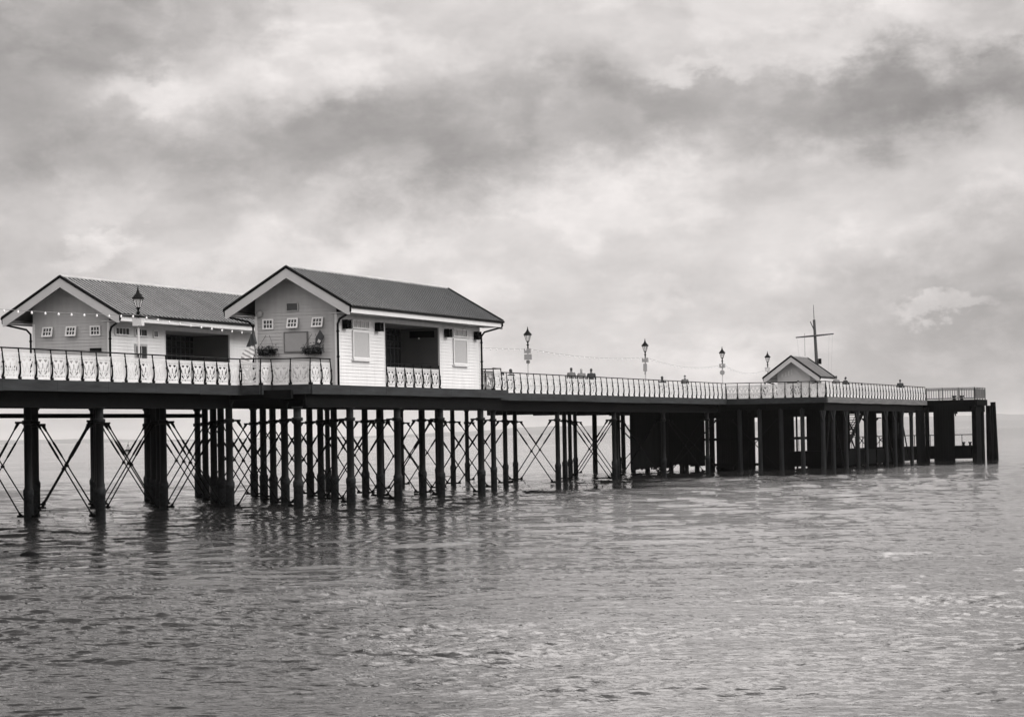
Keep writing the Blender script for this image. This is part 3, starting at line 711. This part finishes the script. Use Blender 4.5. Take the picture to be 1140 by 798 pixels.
def shelter(label, yc, near):
    t = thing('shelter', label, 'shelter', (113.2, yc, ZD), 0, 'gabled shelters on the pier')
    OX0, OX1, OH, RD = 6.0, 13.6, 3.26, 2.2
    hz = 3.5
    # solid core behind the boards
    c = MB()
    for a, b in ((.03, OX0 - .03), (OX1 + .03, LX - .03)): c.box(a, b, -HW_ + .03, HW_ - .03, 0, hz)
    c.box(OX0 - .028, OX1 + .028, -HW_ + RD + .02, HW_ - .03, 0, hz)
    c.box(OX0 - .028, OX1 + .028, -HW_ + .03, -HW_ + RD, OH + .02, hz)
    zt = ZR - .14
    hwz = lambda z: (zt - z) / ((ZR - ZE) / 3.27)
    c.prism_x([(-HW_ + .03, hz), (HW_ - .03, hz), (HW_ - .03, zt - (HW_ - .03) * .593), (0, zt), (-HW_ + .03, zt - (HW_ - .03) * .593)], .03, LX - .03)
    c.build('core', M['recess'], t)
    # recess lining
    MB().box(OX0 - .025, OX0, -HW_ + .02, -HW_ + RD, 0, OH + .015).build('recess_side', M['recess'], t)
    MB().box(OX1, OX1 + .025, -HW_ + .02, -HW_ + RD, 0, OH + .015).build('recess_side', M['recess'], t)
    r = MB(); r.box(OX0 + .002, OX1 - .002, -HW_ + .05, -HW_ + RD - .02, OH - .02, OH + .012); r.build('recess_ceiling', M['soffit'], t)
    g = MB()                                              # glazed screen at the back of the recess
    yb_ = -HW_ + RD
    x = OX0 + .02
    while x < OX1 - .05:
        g.box(x, x + .06, yb_ - .05, yb_ - .002, .05, OH - .03); x += .545
    for z in (.05, .85, 2.2, 2.55, 2.9, 3.17): g.box(OX0 + .02, OX1 - .02, yb_ - .044, yb_ - .004, z, z + .05)
    gs = g.build('glazed_screen', M['screenframe'], t)
    p = MB(); p.box(OX0 + .03, OX1 - .03, yb_ - .018, yb_ - .006, .06, OH - .04); p.build('glass', M['pane'], gs)
    # boarded walls
    wl = MB()
    for a, b in ((0, OX0), (OX1, LX)): lap(wl, (a, -HW_), (b, -HW_), 0, hz)
    lap(wl, (LX, HW_), (0, HW_), 0, hz)
    wl.build('long_wall', M['clad'], t)
    hd = MB(); hd.box(OX0 + .002, OX1 - .002, -HW_ - .03, -HW_ + .02, OH, hz - .005); hd.build('lintel', M['clad'], t)
    for x, y in ((-.02, -HW_ - .02), (-.02, HW_ - .1), (LX - .1, -HW_ - .02), (LX - .1, HW_ - .1)): MB().box(x - .013, x + .12, y - .013, y + .12, 0, hz - .01).build('corner_board', M['clad'], t)
    for x in (OX0 - .06, OX1 - .002): MB().box(x, x + .062, -HW_ - .036, -HW_ + .06, 0, hz - .006).build('corner_board', M['clad'], t)
    for x, a, b in ((0, (0, HW_), (0, -HW_)), (LX, (LX, -HW_), (LX, HW_))):
        gw = MB(); fr = lambda z: min(HW_, hwz(z)) / HW_
        lap(gw, a, b, 0, zt - .12, lo=lambda z: .5 - .5 * fr(z), hi=lambda z: .5 + .5 * fr(z)); gw.build('gable_wall', M['gable'], t)
    sf = MB()
    for sg in (-1, 1): sf.box(-.9, LX + .5, min(sg * (HW_ + .03), sg * 3.2), max(sg * (HW_ + .03), sg * 3.2), 3.46, 3.5)
    sf.build('eaves_soffit', M['soffit'], t)
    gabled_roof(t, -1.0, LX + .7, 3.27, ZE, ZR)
    drainpipe(t, (-1.0, -3.3), (-.09, -HW_ - .09), 3.72, 3.1, -.35 if near else 0)
    drainpipe(t, (-1.0, 3.3), (-.09, HW_ + .09), 3.72, 3.1, 0)
    drainpipe(t, (LX + .62, -3.3), (LX + .09, -HW_ - .09), 3.72, 3.1, 0)
    FY = -HW_ - .03
    if near:
        for a, b in ((1.8, 3.9), (15.6, 17.7)):
            m_ = (a + b) / 2
            f = rough_window(t, (m_, FY, 2.05), 'x', b - a, 1.4, 1, 1, 'blind', .09, depth=.06)
            s = MB(); s.box(-1.12, 1.12, -.13, .02, -.80, -.72); s.build('sill', M['white'], f)
            rough_window(t, (m_, FY, 3.06), 'x', b - a, .46, 3 if a > 5 else 4, 1, 'dimblind', .07, depth=.06)
        for x in (.85, 4.95, 14.55, 19.1):
            fl = MB(); fl.box(-.2, .2, -.16, 0, -.2, .2)
            for k in range(4): fl.box(-.24, .24, -.32 + .03 * k, -.161 if k < 3 else -.161, -.2 + .11 * k, -.17 + .11 * k)
            fl.box(-.24, -.2, -.28, 0.0, -.22, .22); fl.box(.2, .24, -.28, 0.0, -.22, .22)
            fo = fl.build('wall_lamp', M['dark'], t, (x, FY, 3.0))
        # notice plate and lit spot inside the open bay, on the far side of the recess
        sg_ = MB(); sg_.box(OX1 - .07, OX1 - .003, -1.9, -.5, 2.75, 3.1); sg_.build('recess_sign', M['dark'], t)
        sg_ = MB(); sg_.ball((OX1 - .12, -1.05, 2.72), .05); sg_.build('recess_lamp', M['bulb'], t)
        for yy, ti in ((1.45, 0), (.12, R(16)), (-1.2, R(20))):
            rough_window(t, (-.03, yy, 3.08), 'y', .58, .5, 3, 2, 'pane', .07, ti)
        rough_window(t, (-.03, .15, 3.88), 'y', .62, .40, 1, 1, 'pane', .03, 0, fmat='gable')
        bd = MB(); bd.box(-.09, -.032, -.66, .62, 1.66, 2.68); bo = bd.build('notice_board', M['boardrim'], t)
        bd = MB(); bd.box(-.097, -.092, -.59, .55, 1.73, 2.61); bd.build('notice_face', M['board'], bo)
        al = MB(); al.ball((-.12, 1.87, 3.6), (.1, .17, .2), 10, 6); al.build('alarm_box', M['sign'], t, smooth=True)
    else:
        for yy, ti in ((1.26, R(16)), (-.07, R(14)), (-1.4, 0)):
            rough_window(t, (-.03, yy, 3.06), 'y', .58, .5, 3, 2, 'pane', .07, ti)
        s = MB(); s.box(-.07, -.032, -1.72, -1.08, 2.02, 2.2); s.build('name_plate', M['dark'], t)
        rough_window(t, (1.25, FY, 3.05), 'x', 1.5, .42, 4, 1, 'pane', .06)
        f = rough_window(t, (3.25, FY, 3.05), 'x', 1.3, .42, 2, 1, 'pane', .06)
        d = MB(); d.box(2.6, 3.9, FY - .04, FY, .02, 2.45); dd = d.build('door', M['gable'], t)
        d = MB(); d.box(2.7, 3.2, FY - .05, FY - .041, .25, 2.35); d.box(3.3, 3.8, FY - .05, FY - .041, .25, 2.35); d.build('glass', M['pane'], dd)
        rough_window(t, (4.85, FY, 3.02), 'x', .5, .38, 2, 1, 'pane', .05)
    return t
shelter('nearer white boarded shelter with grey gable, hanging baskets and pierced panels in its bay', -6.15, True)
shelter('further white boarded shelter whose roof runs behind the nearer shelter', 6.15, False)

# hut on the pier head
def hut():
    t = thing('hut', 'small gabled hut on the pier head below the signal mast', 'hut', (209.8, -7.98, ZD))
    hw, ln, ze, zr, wz = 1.38, 4.3, 1.88, 3.62, 2.2
    c = MB(); k = (zr - ze) / 2.38; zt = zr - .12
    c.prism_x([(-hw + .03, 0), (hw - .03, 0), (hw - .03, zt - (hw - .03) * k), (0, zt), (-hw + .03, zt - (hw - .03) * k)], .03, ln - .03); c.build('core', M['recess'], t)
    for a, b in (((0, hw), (0, -hw)), ((ln, -hw), (ln, hw))):
        g = MB(); fr = lambda z: min(hw, (zt - z) / k) / hw
        lap(g, a, b, 0, zt - .1, lo=lambda z: .5 - .5 * fr(z), hi=lambda z: .5 + .5 * fr(z)); g.build('gable_wall', M['hutwall'], t)
    wl = MB(); lap(wl, (0, -hw), (ln, -hw), 0, zt - hw * k - .02); lap(wl, (ln, hw), (0, hw), 0, zt - hw * k - .02); wl.build('long_wall', M['clad'], t)
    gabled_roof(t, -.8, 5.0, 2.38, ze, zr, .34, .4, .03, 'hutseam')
    drainpipe(t, (-.75, -2.42), (-.07, -hw - .07), ze - .05, 1.2, 0, .045); drainpipe(t, (-.75, 2.42), (-.07, hw + .07), ze - .05, 1.2, 0, .045)
    w_ = MB(); w_.box(-.07, -.03, -.38, .4, .35, 1.35); wo_ = w_.build('window', M['white'], t)
    w_ = MB(); w_.box(-.078, -.072, -.3, .32, .43, 1.27); w_.build('glass', M['pane'], wo_)
    s = MB(); s.box(-.08, -.032, -.5, .55, 1.42, 1.52); s.build('window_hood', M['dark'], t)
    s = MB()
    for q in (-.0, .25, .5, .8): s.box(-.05, -.03, .1 + q, .22 + q, 2.1 - q * .3, 2.55 - q * .45)
    s.build('gable_panel', M['signpale'], t)
    return t
hut()

# signal mast behind the hut
mst = thing('signal_mast', 'tall dark signal mast with a cross yard behind the small hut', 'mast', (218, -8.2, ZD))
mb = MB(); mb.tube([(0, 0, 0), (.02, .07, 2.8), (.06, .24, 7.0)], [.17, .155, .11], 10); mb.build('lower_mast', M['wood'], mst)
mb = MB(); mb.tube([(.06, .24, 6.95), (.07, .28, 8.3)], [.035, .02], 8); mb.build('top_pole', M['wood'], mst)
mb = MB(); mb.tube([(-.15, 1.85, 5.5), (-.12, .2, 5.6), (-.15, -1.5, 5.72)], [.05, .085, .05], 8); mb.build('yard', M['wood'], mst)
mb = MB(); mb.tube([(0, .2, 6.0), (-.1, .55, 6.85)], [.05, .035], 8); mb.build('gaff', M['wood'], mst)
mb = MB(); mb.box(-.16, .12, -.32, -.1, 3.15, 3.62); mb.build('lantern_box', M['iron'], mst)
for a, b in (((-.15, 1.75, 5.5), (-.2, 1.3, 1.0)), ((-.15, -1.4, 5.7), (-.2, -1.15, 1.0)), ((-.15, -1.1, 5.7), (-.2, -.9, 1.0))):
    MB().tube([a, b], .005, 4).build('halyard', M['cable'], mst)
o = MB(); o.tube([(0, 0, 0), (0, 0, 5.85)], [.03, .014], 6); o.lathe([(.06, .0), (.06, .3)], 8)
tag(o.build('aerial', M['steel'], None, (218.0, -7.1, ZD)), 'thin plain aerial pole standing between hut ridge and signal mast', 'aerial')

# ------------------------------------------------------------------ lamps and festoon lights
def lamp_proto():
    t = thing('street_lamp', 'x', 'street lamp', (0, 0, ZD), 0, 'lantern lamps down the middle of the pier')
    mb = MB(); mb.lathe([(.13, 0), (.13, .12), (.09, .2), (.075, .8), (.055, .86), (.052, 3.05)], 12); mb.build('post', M['post'], t, smooth=True)
    mb = MB(); mb.lathe([(.055, 3.05), (.09, 3.1), (.06, 3.2), (.05, 3.55), (.10, 3.62), (.05, 3.68), (.05, 3.78), (.11, 3.86), (.13, 3.88)], 12)
    mb.build('neck', M['dark'], t, smooth=True)
    mb = MB(); mb.lathe([(.11, 3.89), (.235, 4.3)], 6); mb.build('lantern_glass', M['lglass'], t)
    mb = MB()
    for k in range(6):
        a = math.pi / 3 * k; mb.tube([(.115 * math.cos(a), .115 * math.sin(a), 3.89), (.245 * math.cos(a), .245 * math.sin(a), 4.3)], .013, 4)
    mb.lathe([(.245, 4.28), (.30, 4.30), (.29, 4.34), (.20, 4.44), (.13, 4.52), (.10, 4.55), (.055, 4.68), (.03, 4.74), (.035, 4.78), (.012, 4.87)], 12)
    mb.build('lantern_hood', M['dark'], t)
    return t
lp0 = lamp_proto()
LAMPS = [(80.5, 'lantern lamp on white post nearest the shore', None), (108.7, 'lantern lamp on white post in front of the roof of the further shelter', 'box'),
         (136.9, 'lantern lamp on white post hidden behind the nearer shelter', None), (165.1, 'lantern lamp carrying two stacked grey sign boards, tallest beyond the shelters', 'two'),
         (193.2, 'lantern lamp with a small box above a narrow sign, near two people', 'narrow'), (216.8, 'lantern lamp with a small box above a round sign', 'round'), (233.3, 'lantern lamp standing just behind the left eave of the hut', 'box')]
lamps = []
for i, (x, lab, kind) in enumerate(LAMPS):
    t = lp0 if i == 0 else copy_tree(lp0)
    t.location = (x, 0, ZD); t['label'] = lab; lamps.append(t)
for (x, lab, kind), t in zip(LAMPS, lamps):
    if kind == 'box':
        mb = MB(); mb.box(-.14, .14, -.24, .24, 3.0, 3.32); mb.box(-.15, .15, -.26, .26, 3.32, 3.36); mb.build('junction_box', M['signpale'], t)
    elif kind == 'two':
        mb = MB(); mb.box(-.12, -.06, -.24, .24, 3.05, 3.37); mb.build('sign_board', M['sign'], t)
        mb = MB(); mb.box(-.12, -.06, -.30, .24, 2.60, 2.98); mb.build('sign_board', M['sign'], t)
        mb = MB(); mb.box(-.1, .1, -.1, .1, 2.36, 2.56); mb.build('post_clamp', M['steel'], t)
    elif kind == 'narrow':
        mb = MB(); mb.box(-.13, .13, -.24, .24, 3.02, 3.34); mb.build('junction_box', M['sign'], t)
        mb = MB(); mb.box(-.1, -.055, -.15, .15, 2.3, 2.9); mb.box(-.1, -.055, -.06, .06, 2.05, 2.3); mb.build('sign_board', M['sign'], t)
    elif kind == 'round':
        mb = MB(); mb.box(-.13, .13, -.24, .24, 3.02, 3.36); mb.build('junction_box', M['sign'], t)
        mb = MB(); mb.tube([(-.1, 0, 2.6), (-.055, 0, 2.6)], .22, 14); mb.build('sign_board', M['sign'], t)
BULB = MB().ball((0, 0, -.075), (.05, .05, .062), 8, 5).lathe([(.022, -.03), (.026, .01)], 6).mesh('bulb', M['bulb'], True)
def festoon(label, x0, x1, z0, z1, sag, n):
    t = thing('string_lights', label, 'string lights', (x0, -.08, z0), 0, 'festoon lights between the lamps')
    P = lambda f: (f * (x1 - x0), 0, (z1 - z0) * f - 4 * sag * f * (1 - f))
    MB().tube([P(k / 40) for k in range(41)], .011, 4).build('cable', M['cable'], t)
    for k in range(n): link('bulb', BULB, t, P((k + .5) / n))
festoon('string of white bulbs crossing in front of the gable of the further shelter', 80.5, 108.6, 9.15, 9.15, .22, 24)
festoon('string of white bulbs running along the eaves of the further shelter', 108.8, 136.8, 9.15, 9.0, .36, 24)
festoon('string of small bulbs from behind the nearer shelter to the lamp with stacked signs', 137, 165, 9.05, 9.0, .22, 24)
festoon('sagging string of small bulbs between the lamps with stacked signs and narrow sign', 165.2, 193.1, 9.0, 9.05, .3, 24)
festoon('sagging string of small bulbs between the lamps with narrow sign and round sign', 193.3, 216.7, 9.05, 8.95, .5, 22)
festoon('sagging string of small bulbs from the lamp with round sign to the hut', 216.9, 233.2, 8.95, 8.9, .6, 16)

# ------------------------------------------------------------------ baskets, flags
def basket(label, y, seed):
    rg = random.Random(seed)
    t = thing('hanging_basket', label, 'hanging basket', (113.05, y, ZD + 1.62), 0, 'hanging baskets on the grey gable')
    mb = MB()
    for k in range(9):
        a = -.46 + .92 * k / 8
        mb.tube([(-.02, a, .25), (-.22, a, .2), (-.24, a * .9, .05), (-.12, a * .8, -.08), (-.02, a * .8, -.1)], .012, 4)
    mb.tube([(-.02, -.5, .25), (-.27, -.46, .22), (-.27, .46, .22), (-.02, .5, .25)], .018, 5)
    mb.box(-.2, -.02, -.42, .42, -.06, .2); mb.build('rack', M['dark'], t)
    f = MB()
    for k in range(420):
        p = Vector((rg.gauss(-.15, .09), max(-.56, min(.56, rg.gauss(0, .3))), rg.gauss(.2, .11)))
        p.z = max(-.12, p.z - abs(p.y) * .1)
        d = Vector((rg.uniform(-1, 1), rg.uniform(-1, 1), rg.uniform(-1, 1))).normalized() * rg.uniform(.03, .065)
        e = d.cross(Vector((rg.uniform(-1, 1), rg.uniform(-1, 1), rg.uniform(-1, 1)))).normalized() * rg.uniform(.018, .035)
        f.add([p - d, p + e, p + d, p - e], [(0, 1, 2, 3)])
    f.build('foliage', M['leaf'], t)
    for ya, yb in ((-.44, -.09), (.44, .09)):
        MB().tube([(-.25, ya, .24), (-.02, yb, .92)], .009, 4).build('chain', M['iron'], t)
basket('dark hanging basket of plants left of the board on the grey gable', -4.72, 3)
basket('dark hanging basket of plants right of the board, beneath a small dark flag', -7.15, 5)
def cloth(mb, pts_top, pts_bot, nu=14, nv=10, amp=.05, fr=2.2, ax=0):
    A, B = [Vector(p) for p in pts_top], [Vector(p) for p in pts_bot]; vs = []
    for j in range(nv + 1):
        for i in range(nu + 1):
            p = A[0].lerp(A[1], i / nu).lerp(B[0].lerp(B[1], i / nu), j / nv)
            p[ax] += amp * math.sin(fr * 6.28 * i / nu + j * .35) * (.4 + .6 * j / nv); p.z += amp * .5 * math.sin(5 * i / nu + 1)
            vs.append(p)
    n = nu + 1
    k = len(vs)
    vs += [Vector((q.x + .012 * (ax == 0), q.y + .012 * (ax == 1), q.z)) for q in vs]
    fs = [(j * n + i, j * n + i + 1, (j + 1) * n + i + 1, (j + 1) * n + i) for j in range(nv) for i in range(nu)]
    fs += [tuple(q + k for q in f[::-1]) for f in fs]
    mb.add(vs, fs)
fp = thing('flag_pole', 'leaning pole with dark flag over a pale striped flag beside nearer gable', 'flag', (110, -5.45, ZD))
MB().tube([(0, 0, 0), (0, -.05, 1.5), (0, .1, 2.75)], .025, 8).build('pole', M['wood'], fp)
mb = MB(); cloth(mb, [(0, -.02, 1.95), (0, .62, 1.72)], [(0, .12, 1.2), (0, .78, 1.22)], amp=.05); mb.build('striped_flag', M['stripe'], fp, smooth=True)
mb = MB(); cloth(mb, [(0, .08, 2.7), (0, .22, 2.45)], [(0, -.14, 1.98), (0, .42, 1.9)], amp=.06); mb.build('dark_flag', M['flagdark'], fp, smooth=True)
mb = MB(); mb.add([(0, 0, .75), (-.03, .22, .35), (0, .27, 0), (.0, -.02, .02), (-.03, -.24, .42)], [(0, 1, 2, 3, 4)])
mb.add([(.012, 0, .75), (-.018, .22, .35), (.012, .27, 0), (.012, -.02, .02), (-.018, -.24, .42)], [(4, 3, 2, 1, 0)])
fl = thing('small_flag', 'small dark pointed flag hanging above the right basket on the grey gable', 'flag', (113.0, -7.5, ZD + 1.98))
mb.build('cloth', M['flagdark'], fl); MB().tube([(.02, .0, .78), (.02, .0, -.1)], .012, 5).build('staff', M['wood'], fl)
MB().add([(-.036, -.06, .22), (-.036, .08, .3), (-.036, .14, .16), (-.036, .02, .1)], [(0, 1, 2, 3)]).build('patch', M['signpale'], fl)

# ------------------------------------------------------------------ people
def skin_body(name, joints, edges, mats, split):
    """one continuous skinned figure; joints: {n: (pos, radius)}"""
    keys = list(joints); me = bpy.data.meshes.new(name)
    me.from_pydata([joints[k][0] for k in keys], [(keys.index(a), keys.index(b)) for a, b in edges], [])
    o = bpy.data.objects.new(name, me); COL.objects.link(o)
    md = o.modifiers.new('skin', 'SKIN'); md.use_smooth_shade = True
    for k, sv in zip(keys, me.skin_vertices[0].data):
        r = joints[k][1]; r = r if isinstance(r, tuple) else (r, r); q = 1.28 if r[0] > .04 else 1.1; sv.radius = (r[0] * q, r[1] * q); sv.use_root = (k == 'pelvis')
    ss = o.modifiers.new('sub', 'SUBSURF'); ss.levels = 1; ss.render_levels = 1
    dg = bpy.context.evaluated_depsgraph_get(); m2 = bpy.data.meshes.new_from_object(o.evaluated_get(dg))
    o.modifiers.clear(); o.data = m2; bpy.data.meshes.remove(me)
    m2.materials.clear()
    for m in mats: m2.materials.append(m)
    for p in m2.polygons: p.material_index = split(p.center); p.use_smooth = True
    return o
def person(label, loc, rz, pose, top, legs='trouser', hair='hair', scale=1.0, skin='skin', hood=False):
    t = thing('person', label, 'person', loc, R(rz), 'people on the pier')
    # figure faces +x in its own frame
    lean = {'stand': .0, 'lean': .10, 'sit': .03}[pose]; sit = pose == 'sit'
    hip = .50 if sit else .92
    J = {'pelvis': ((0, 0, hip), (.13, .165)), 'waist': ((.02 + lean * .4, 0, hip + .2), (.13, .17)), 'chest': ((.03 + lean, 0, hip + .40), (.15, .22)),
         'neckb': ((.02 + lean * 1.4, 0, hip + .55), (.09, .075)), 'neck': ((.035 + lean * 1.6, 0, hip + .61), .055),
         'head': ((.05 + lean * 1.7, 0, hip + .70), (.075, .09)), 'crown': ((.04 + lean * 1.7, 0, hip + .80), (.07, .085)), 'nose': ((.145 + lean * 1.7, 0, hip + .695), .014)}
    E = [('pelvis', 'waist'), ('waist', 'chest'), ('chest', 'neckb'), ('neckb', 'neck'), ('neck', 'head'), ('head', 'crown'), ('head', 'nose')]
    for s, n in ((1, 'l'), (-1, 'r')):
        if sit:
            J['hip' + n] = ((.06, s * .09, hip - .02), .09); J['knee' + n] = ((.44, s * .12, hip), .065); J['ank' + n] = ((.46, s * .12, .09), .042); J['toe' + n] = ((.62, s * .13, .04), .035)
        else:
            J['hip' + n] = ((0, s * .09, hip - .1), .088); J['knee' + n] = ((.02, s * .10, .49), .062); J['ank' + n] = ((-.02, s * .10, .09), .042); J['toe' + n] = ((.14, s * .12, .035), .035)
        E += [('pelvis', 'hip' + n), ('hip' + n, 'knee' + n), ('knee' + n, 'ank' + n), ('ank' + n, 'toe' + n)]
        sx = .02 + lean * 1.2; sz = hip + .5
        J['sh' + n] = ((sx, s * .205, sz), .07)
        if pose == 'stand': el, ha = (sx - .03, s * .28, sz - .30), (sx + .12, s * .25, sz - .52)
        elif pose == 'lean': el, ha = (sx + .14, s * .26, sz - .24), (sx + .36, s * .12, sz - .24)
        else: el, ha = (sx - .02, s * .27, sz - .27), (sx + .22, s * .15, sz - .36)
        J['el' + n] = (el, .048); J['wr' + n] = (ha, .034)
        hv = (Vector(ha) - Vector(el)).normalized()
        J['ha' + n] = (tuple(Vector(ha) + hv * .08), .036); J['fi' + n] = (tuple(Vector(ha) + hv * .15), .02)
        E += [('chest', 'sh' + n), ('sh' + n, 'el' + n), ('el' + n, 'wr' + n), ('wr' + n, 'ha' + n), ('ha' + n, 'fi' + n)]
    def split(c):
        if c.z > hip + .60: return 0
        for n in 'lr':
            if (c - Vector(J['ha' + n][0])).length < .09: return 0
        if c.z > hip - .04 and not (sit and c.x > .16 and c.z < hip + .1): return 1
        return 2
    b = skin_body('body', J, E, [M[skin], M[top], M[legs]], split); b.parent = t
    h = MB(); hx = .035 + lean * 1.7
    h.ball((hx - .012, 0, hip + .795), (.102, .09, .088), 12, 8); h.ball((hx - .055, 0, hip + .73), (.068, .082, .10), 10, 6)
    h.build('hood' if hood else 'hair', M[top if hood else hair], t, smooth=True)
    t.scale = (scale,) * 3
    return t
person('seated person in dark clothes with head bowed, left one by the railing', (146.3, -4.95, ZD), 95, 'sit', 'coat_dark', scale=.97)
person('seated person in a dark coat with dark hair, right one by the railing', (147.7, -4.95, ZD), 60, 'sit', 'coat_dark', scale=1.12)
person('person in a dark jacket with dark hair, left of three standing behind the railing', (158.66, -5.2, ZD), 25, 'stand', 'coat_mid', scale=1.01)
person('person in a pale jacket with grey hair, middle of three behind the railing', (160.78, -5.2, ZD), 10, 'stand', 'coat_pale', hair='hairgrey', scale=1.0)
person('person in a dark coat, right of three standing behind the railing', (162.92, -5.2, ZD), 15, 'stand', 'coat_dark', scale=1.02)
person('lone seated person in dark clothes turned sideways behind the long railing', (180.6, -5.0, ZD), 20, 'sit', 'coat_dark', scale=1.16)
person('person in grey standing at the long railing near the pier head', (186.4, -5.1, ZD), 200, 'stand', 'coat_mid', scale=.98)
person('person in a pale jacket standing just right of the hut', (203.8, -12.9, ZD), 20, 'stand', 'coat_pale', scale=1.0)
person('person in dark clothes bending beside the pale jacketed person near the hut', (206.3, -13.0, ZD), -35, 'lean', 'coat_dark', scale=.97)
person('person in grey bending close behind the dark dressed one near the hut', (207.6, -13.0, ZD), 200, 'sit', 'coat_mid', scale=1.0)
person('low seated dark figure by the pier head railing', (213.3, -13.0, ZD), 10, 'sit', 'coat_dark', scale=.98)
person('bulky person in a dark coat alone at the outer pier head railing', (230.8, -12.9, ZD), 10, 'stand', 'coat_dark', hood=True, scale=1.05)
person('person in dark clothes seen before the left wall of the hut', (203.0, -7.2, ZD), 180, 'sit', 'coat_dark', scale=1.0)
person('person in dark clothes seated before the right wall of the hut', (203.2, -9.9, ZD), 190, 'sit', 'coat_dark', scale=1.08)
# benches under those who sit by the railing
def bench(label, x, y, ln, rz=0):
    t = thing('bench', label, 'bench', (x, y, ZD), R(rz), 'benches on the pier')
    mb = MB()
    for k in range(3): mb.box(-ln / 2, ln / 2, -.2 + k * .14, -.08 + k * .14, .38, .42)
    mb.build('seat', M['wood'], t)
    for s in (-1, 1): MB().box(s * (ln / 2 - .15) - .03, s * (ln / 2 - .15) + .03, -.18, .2, 0, .378).build('leg', M['dark'], t)
bench('slatted bench under the two seated people by the railing', 147.0, -4.95, 2.4)
bench('slatted bench under the lone sideways sitter', 180.6, -5.0, 1.6, 90)
bench('slatted bench under the person in grey near the hut', 207.6, -13.0, 1.4, 90)
bench('slatted bench under the low dark figure by the pier head railing', 213.3, -13.0, 1.4, 90)
bench('slatted bench before the left wall of the hut', 203.0, -7.2, 1.4, 90)
bench('slatted bench before the right wall of the hut', 203.2, -9.9, 1.4, 90)

# ------------------------------------------------------------------ things on the water
def at(ximg, r, z=0):
    t = HEAD - math.atan((ximg - 570) / 2850); return (CAMP.x + r * math.cos(t), CAMP.y + r * math.sin(t), z)
mb = MB(); mb.lathe([(.05, -.18), (.2, -.12), (.27, 0), (.25, .07), (.14, .13), (.03, .15)], 14)
o = mb.build('mooring_buoy', M['iron'], None, at(30, 74, -.04), smooth=True); o.scale = (.8, 1.15, 1); tag(o, 'low dark buoy awash in the water before the leftmost columns', 'buoy')
by = thing('channel_buoy', 'tiny dark buoy with a thin topmast far out near the horizon', 'buoy', at(141, 900))
MB().lathe([(.3, -.6), (1.1, -.3), (1.15, .35), (.7, .55), (.3, .6)], 12).build('float', M['iron'], by)
mb = MB()
for k in range(4):
    a = math.pi / 2 * k + .4; mb.tube([(.6 * math.cos(a), .6 * math.sin(a), .5), (.15 * math.cos(a), .15 * math.sin(a), 2.0)], .06, 5)
mb.tube([(0, 0, 1.9), (.1, -.12, 3.3)], .05, 6); mb.ball((0, 0, 2.1), .22)
mb.build('tower', M['iron'], by)

# ------------------------------------------------------------------ haze over the channel
me = MB().box(-26000, 26000, -26000, 26000, -4, 125)
hm = bpy.data.materials.new('sea_haze'); hm.use_nodes = True; n = hm.node_tree.nodes; l = hm.node_tree.links
n.remove(n['Principled BSDF']); pv = n.new('ShaderNodeVolumePrincipled'); pv.inputs['Color'].default_value = (.93, .92, .91, 1)
pv.inputs['Density'].default_value = HAZE; pv.inputs['Anisotropy'].default_value = .2
l.new(pv.outputs['Volume'], n['Material Output'].inputs['Volume'])
ho = me.build('haze', hm); ho['kind'] = 'stuff'

# ------------------------------------------------------------------ render settings
sc.render.engine = 'CYCLES'
sc.view_settings.view_transform = 'Standard'; sc.view_settings.look = 'None'; sc.view_settings.gamma = 1
sc.view_settings.exposure = 0; sc.view_settings.use_curve_mapping = False
sc.cycles.use_denoising = True; sc.cycles.denoising_input_passes = 'RGB_ALBEDO_NORMAL'
sc.cycles.max_bounces = 6; sc.cycles.diffuse_bounces = 3; sc.cycles.glossy_bounces = 4; sc.cycles.transmission_bounces = 4; sc.cycles.volume_bounces = 0
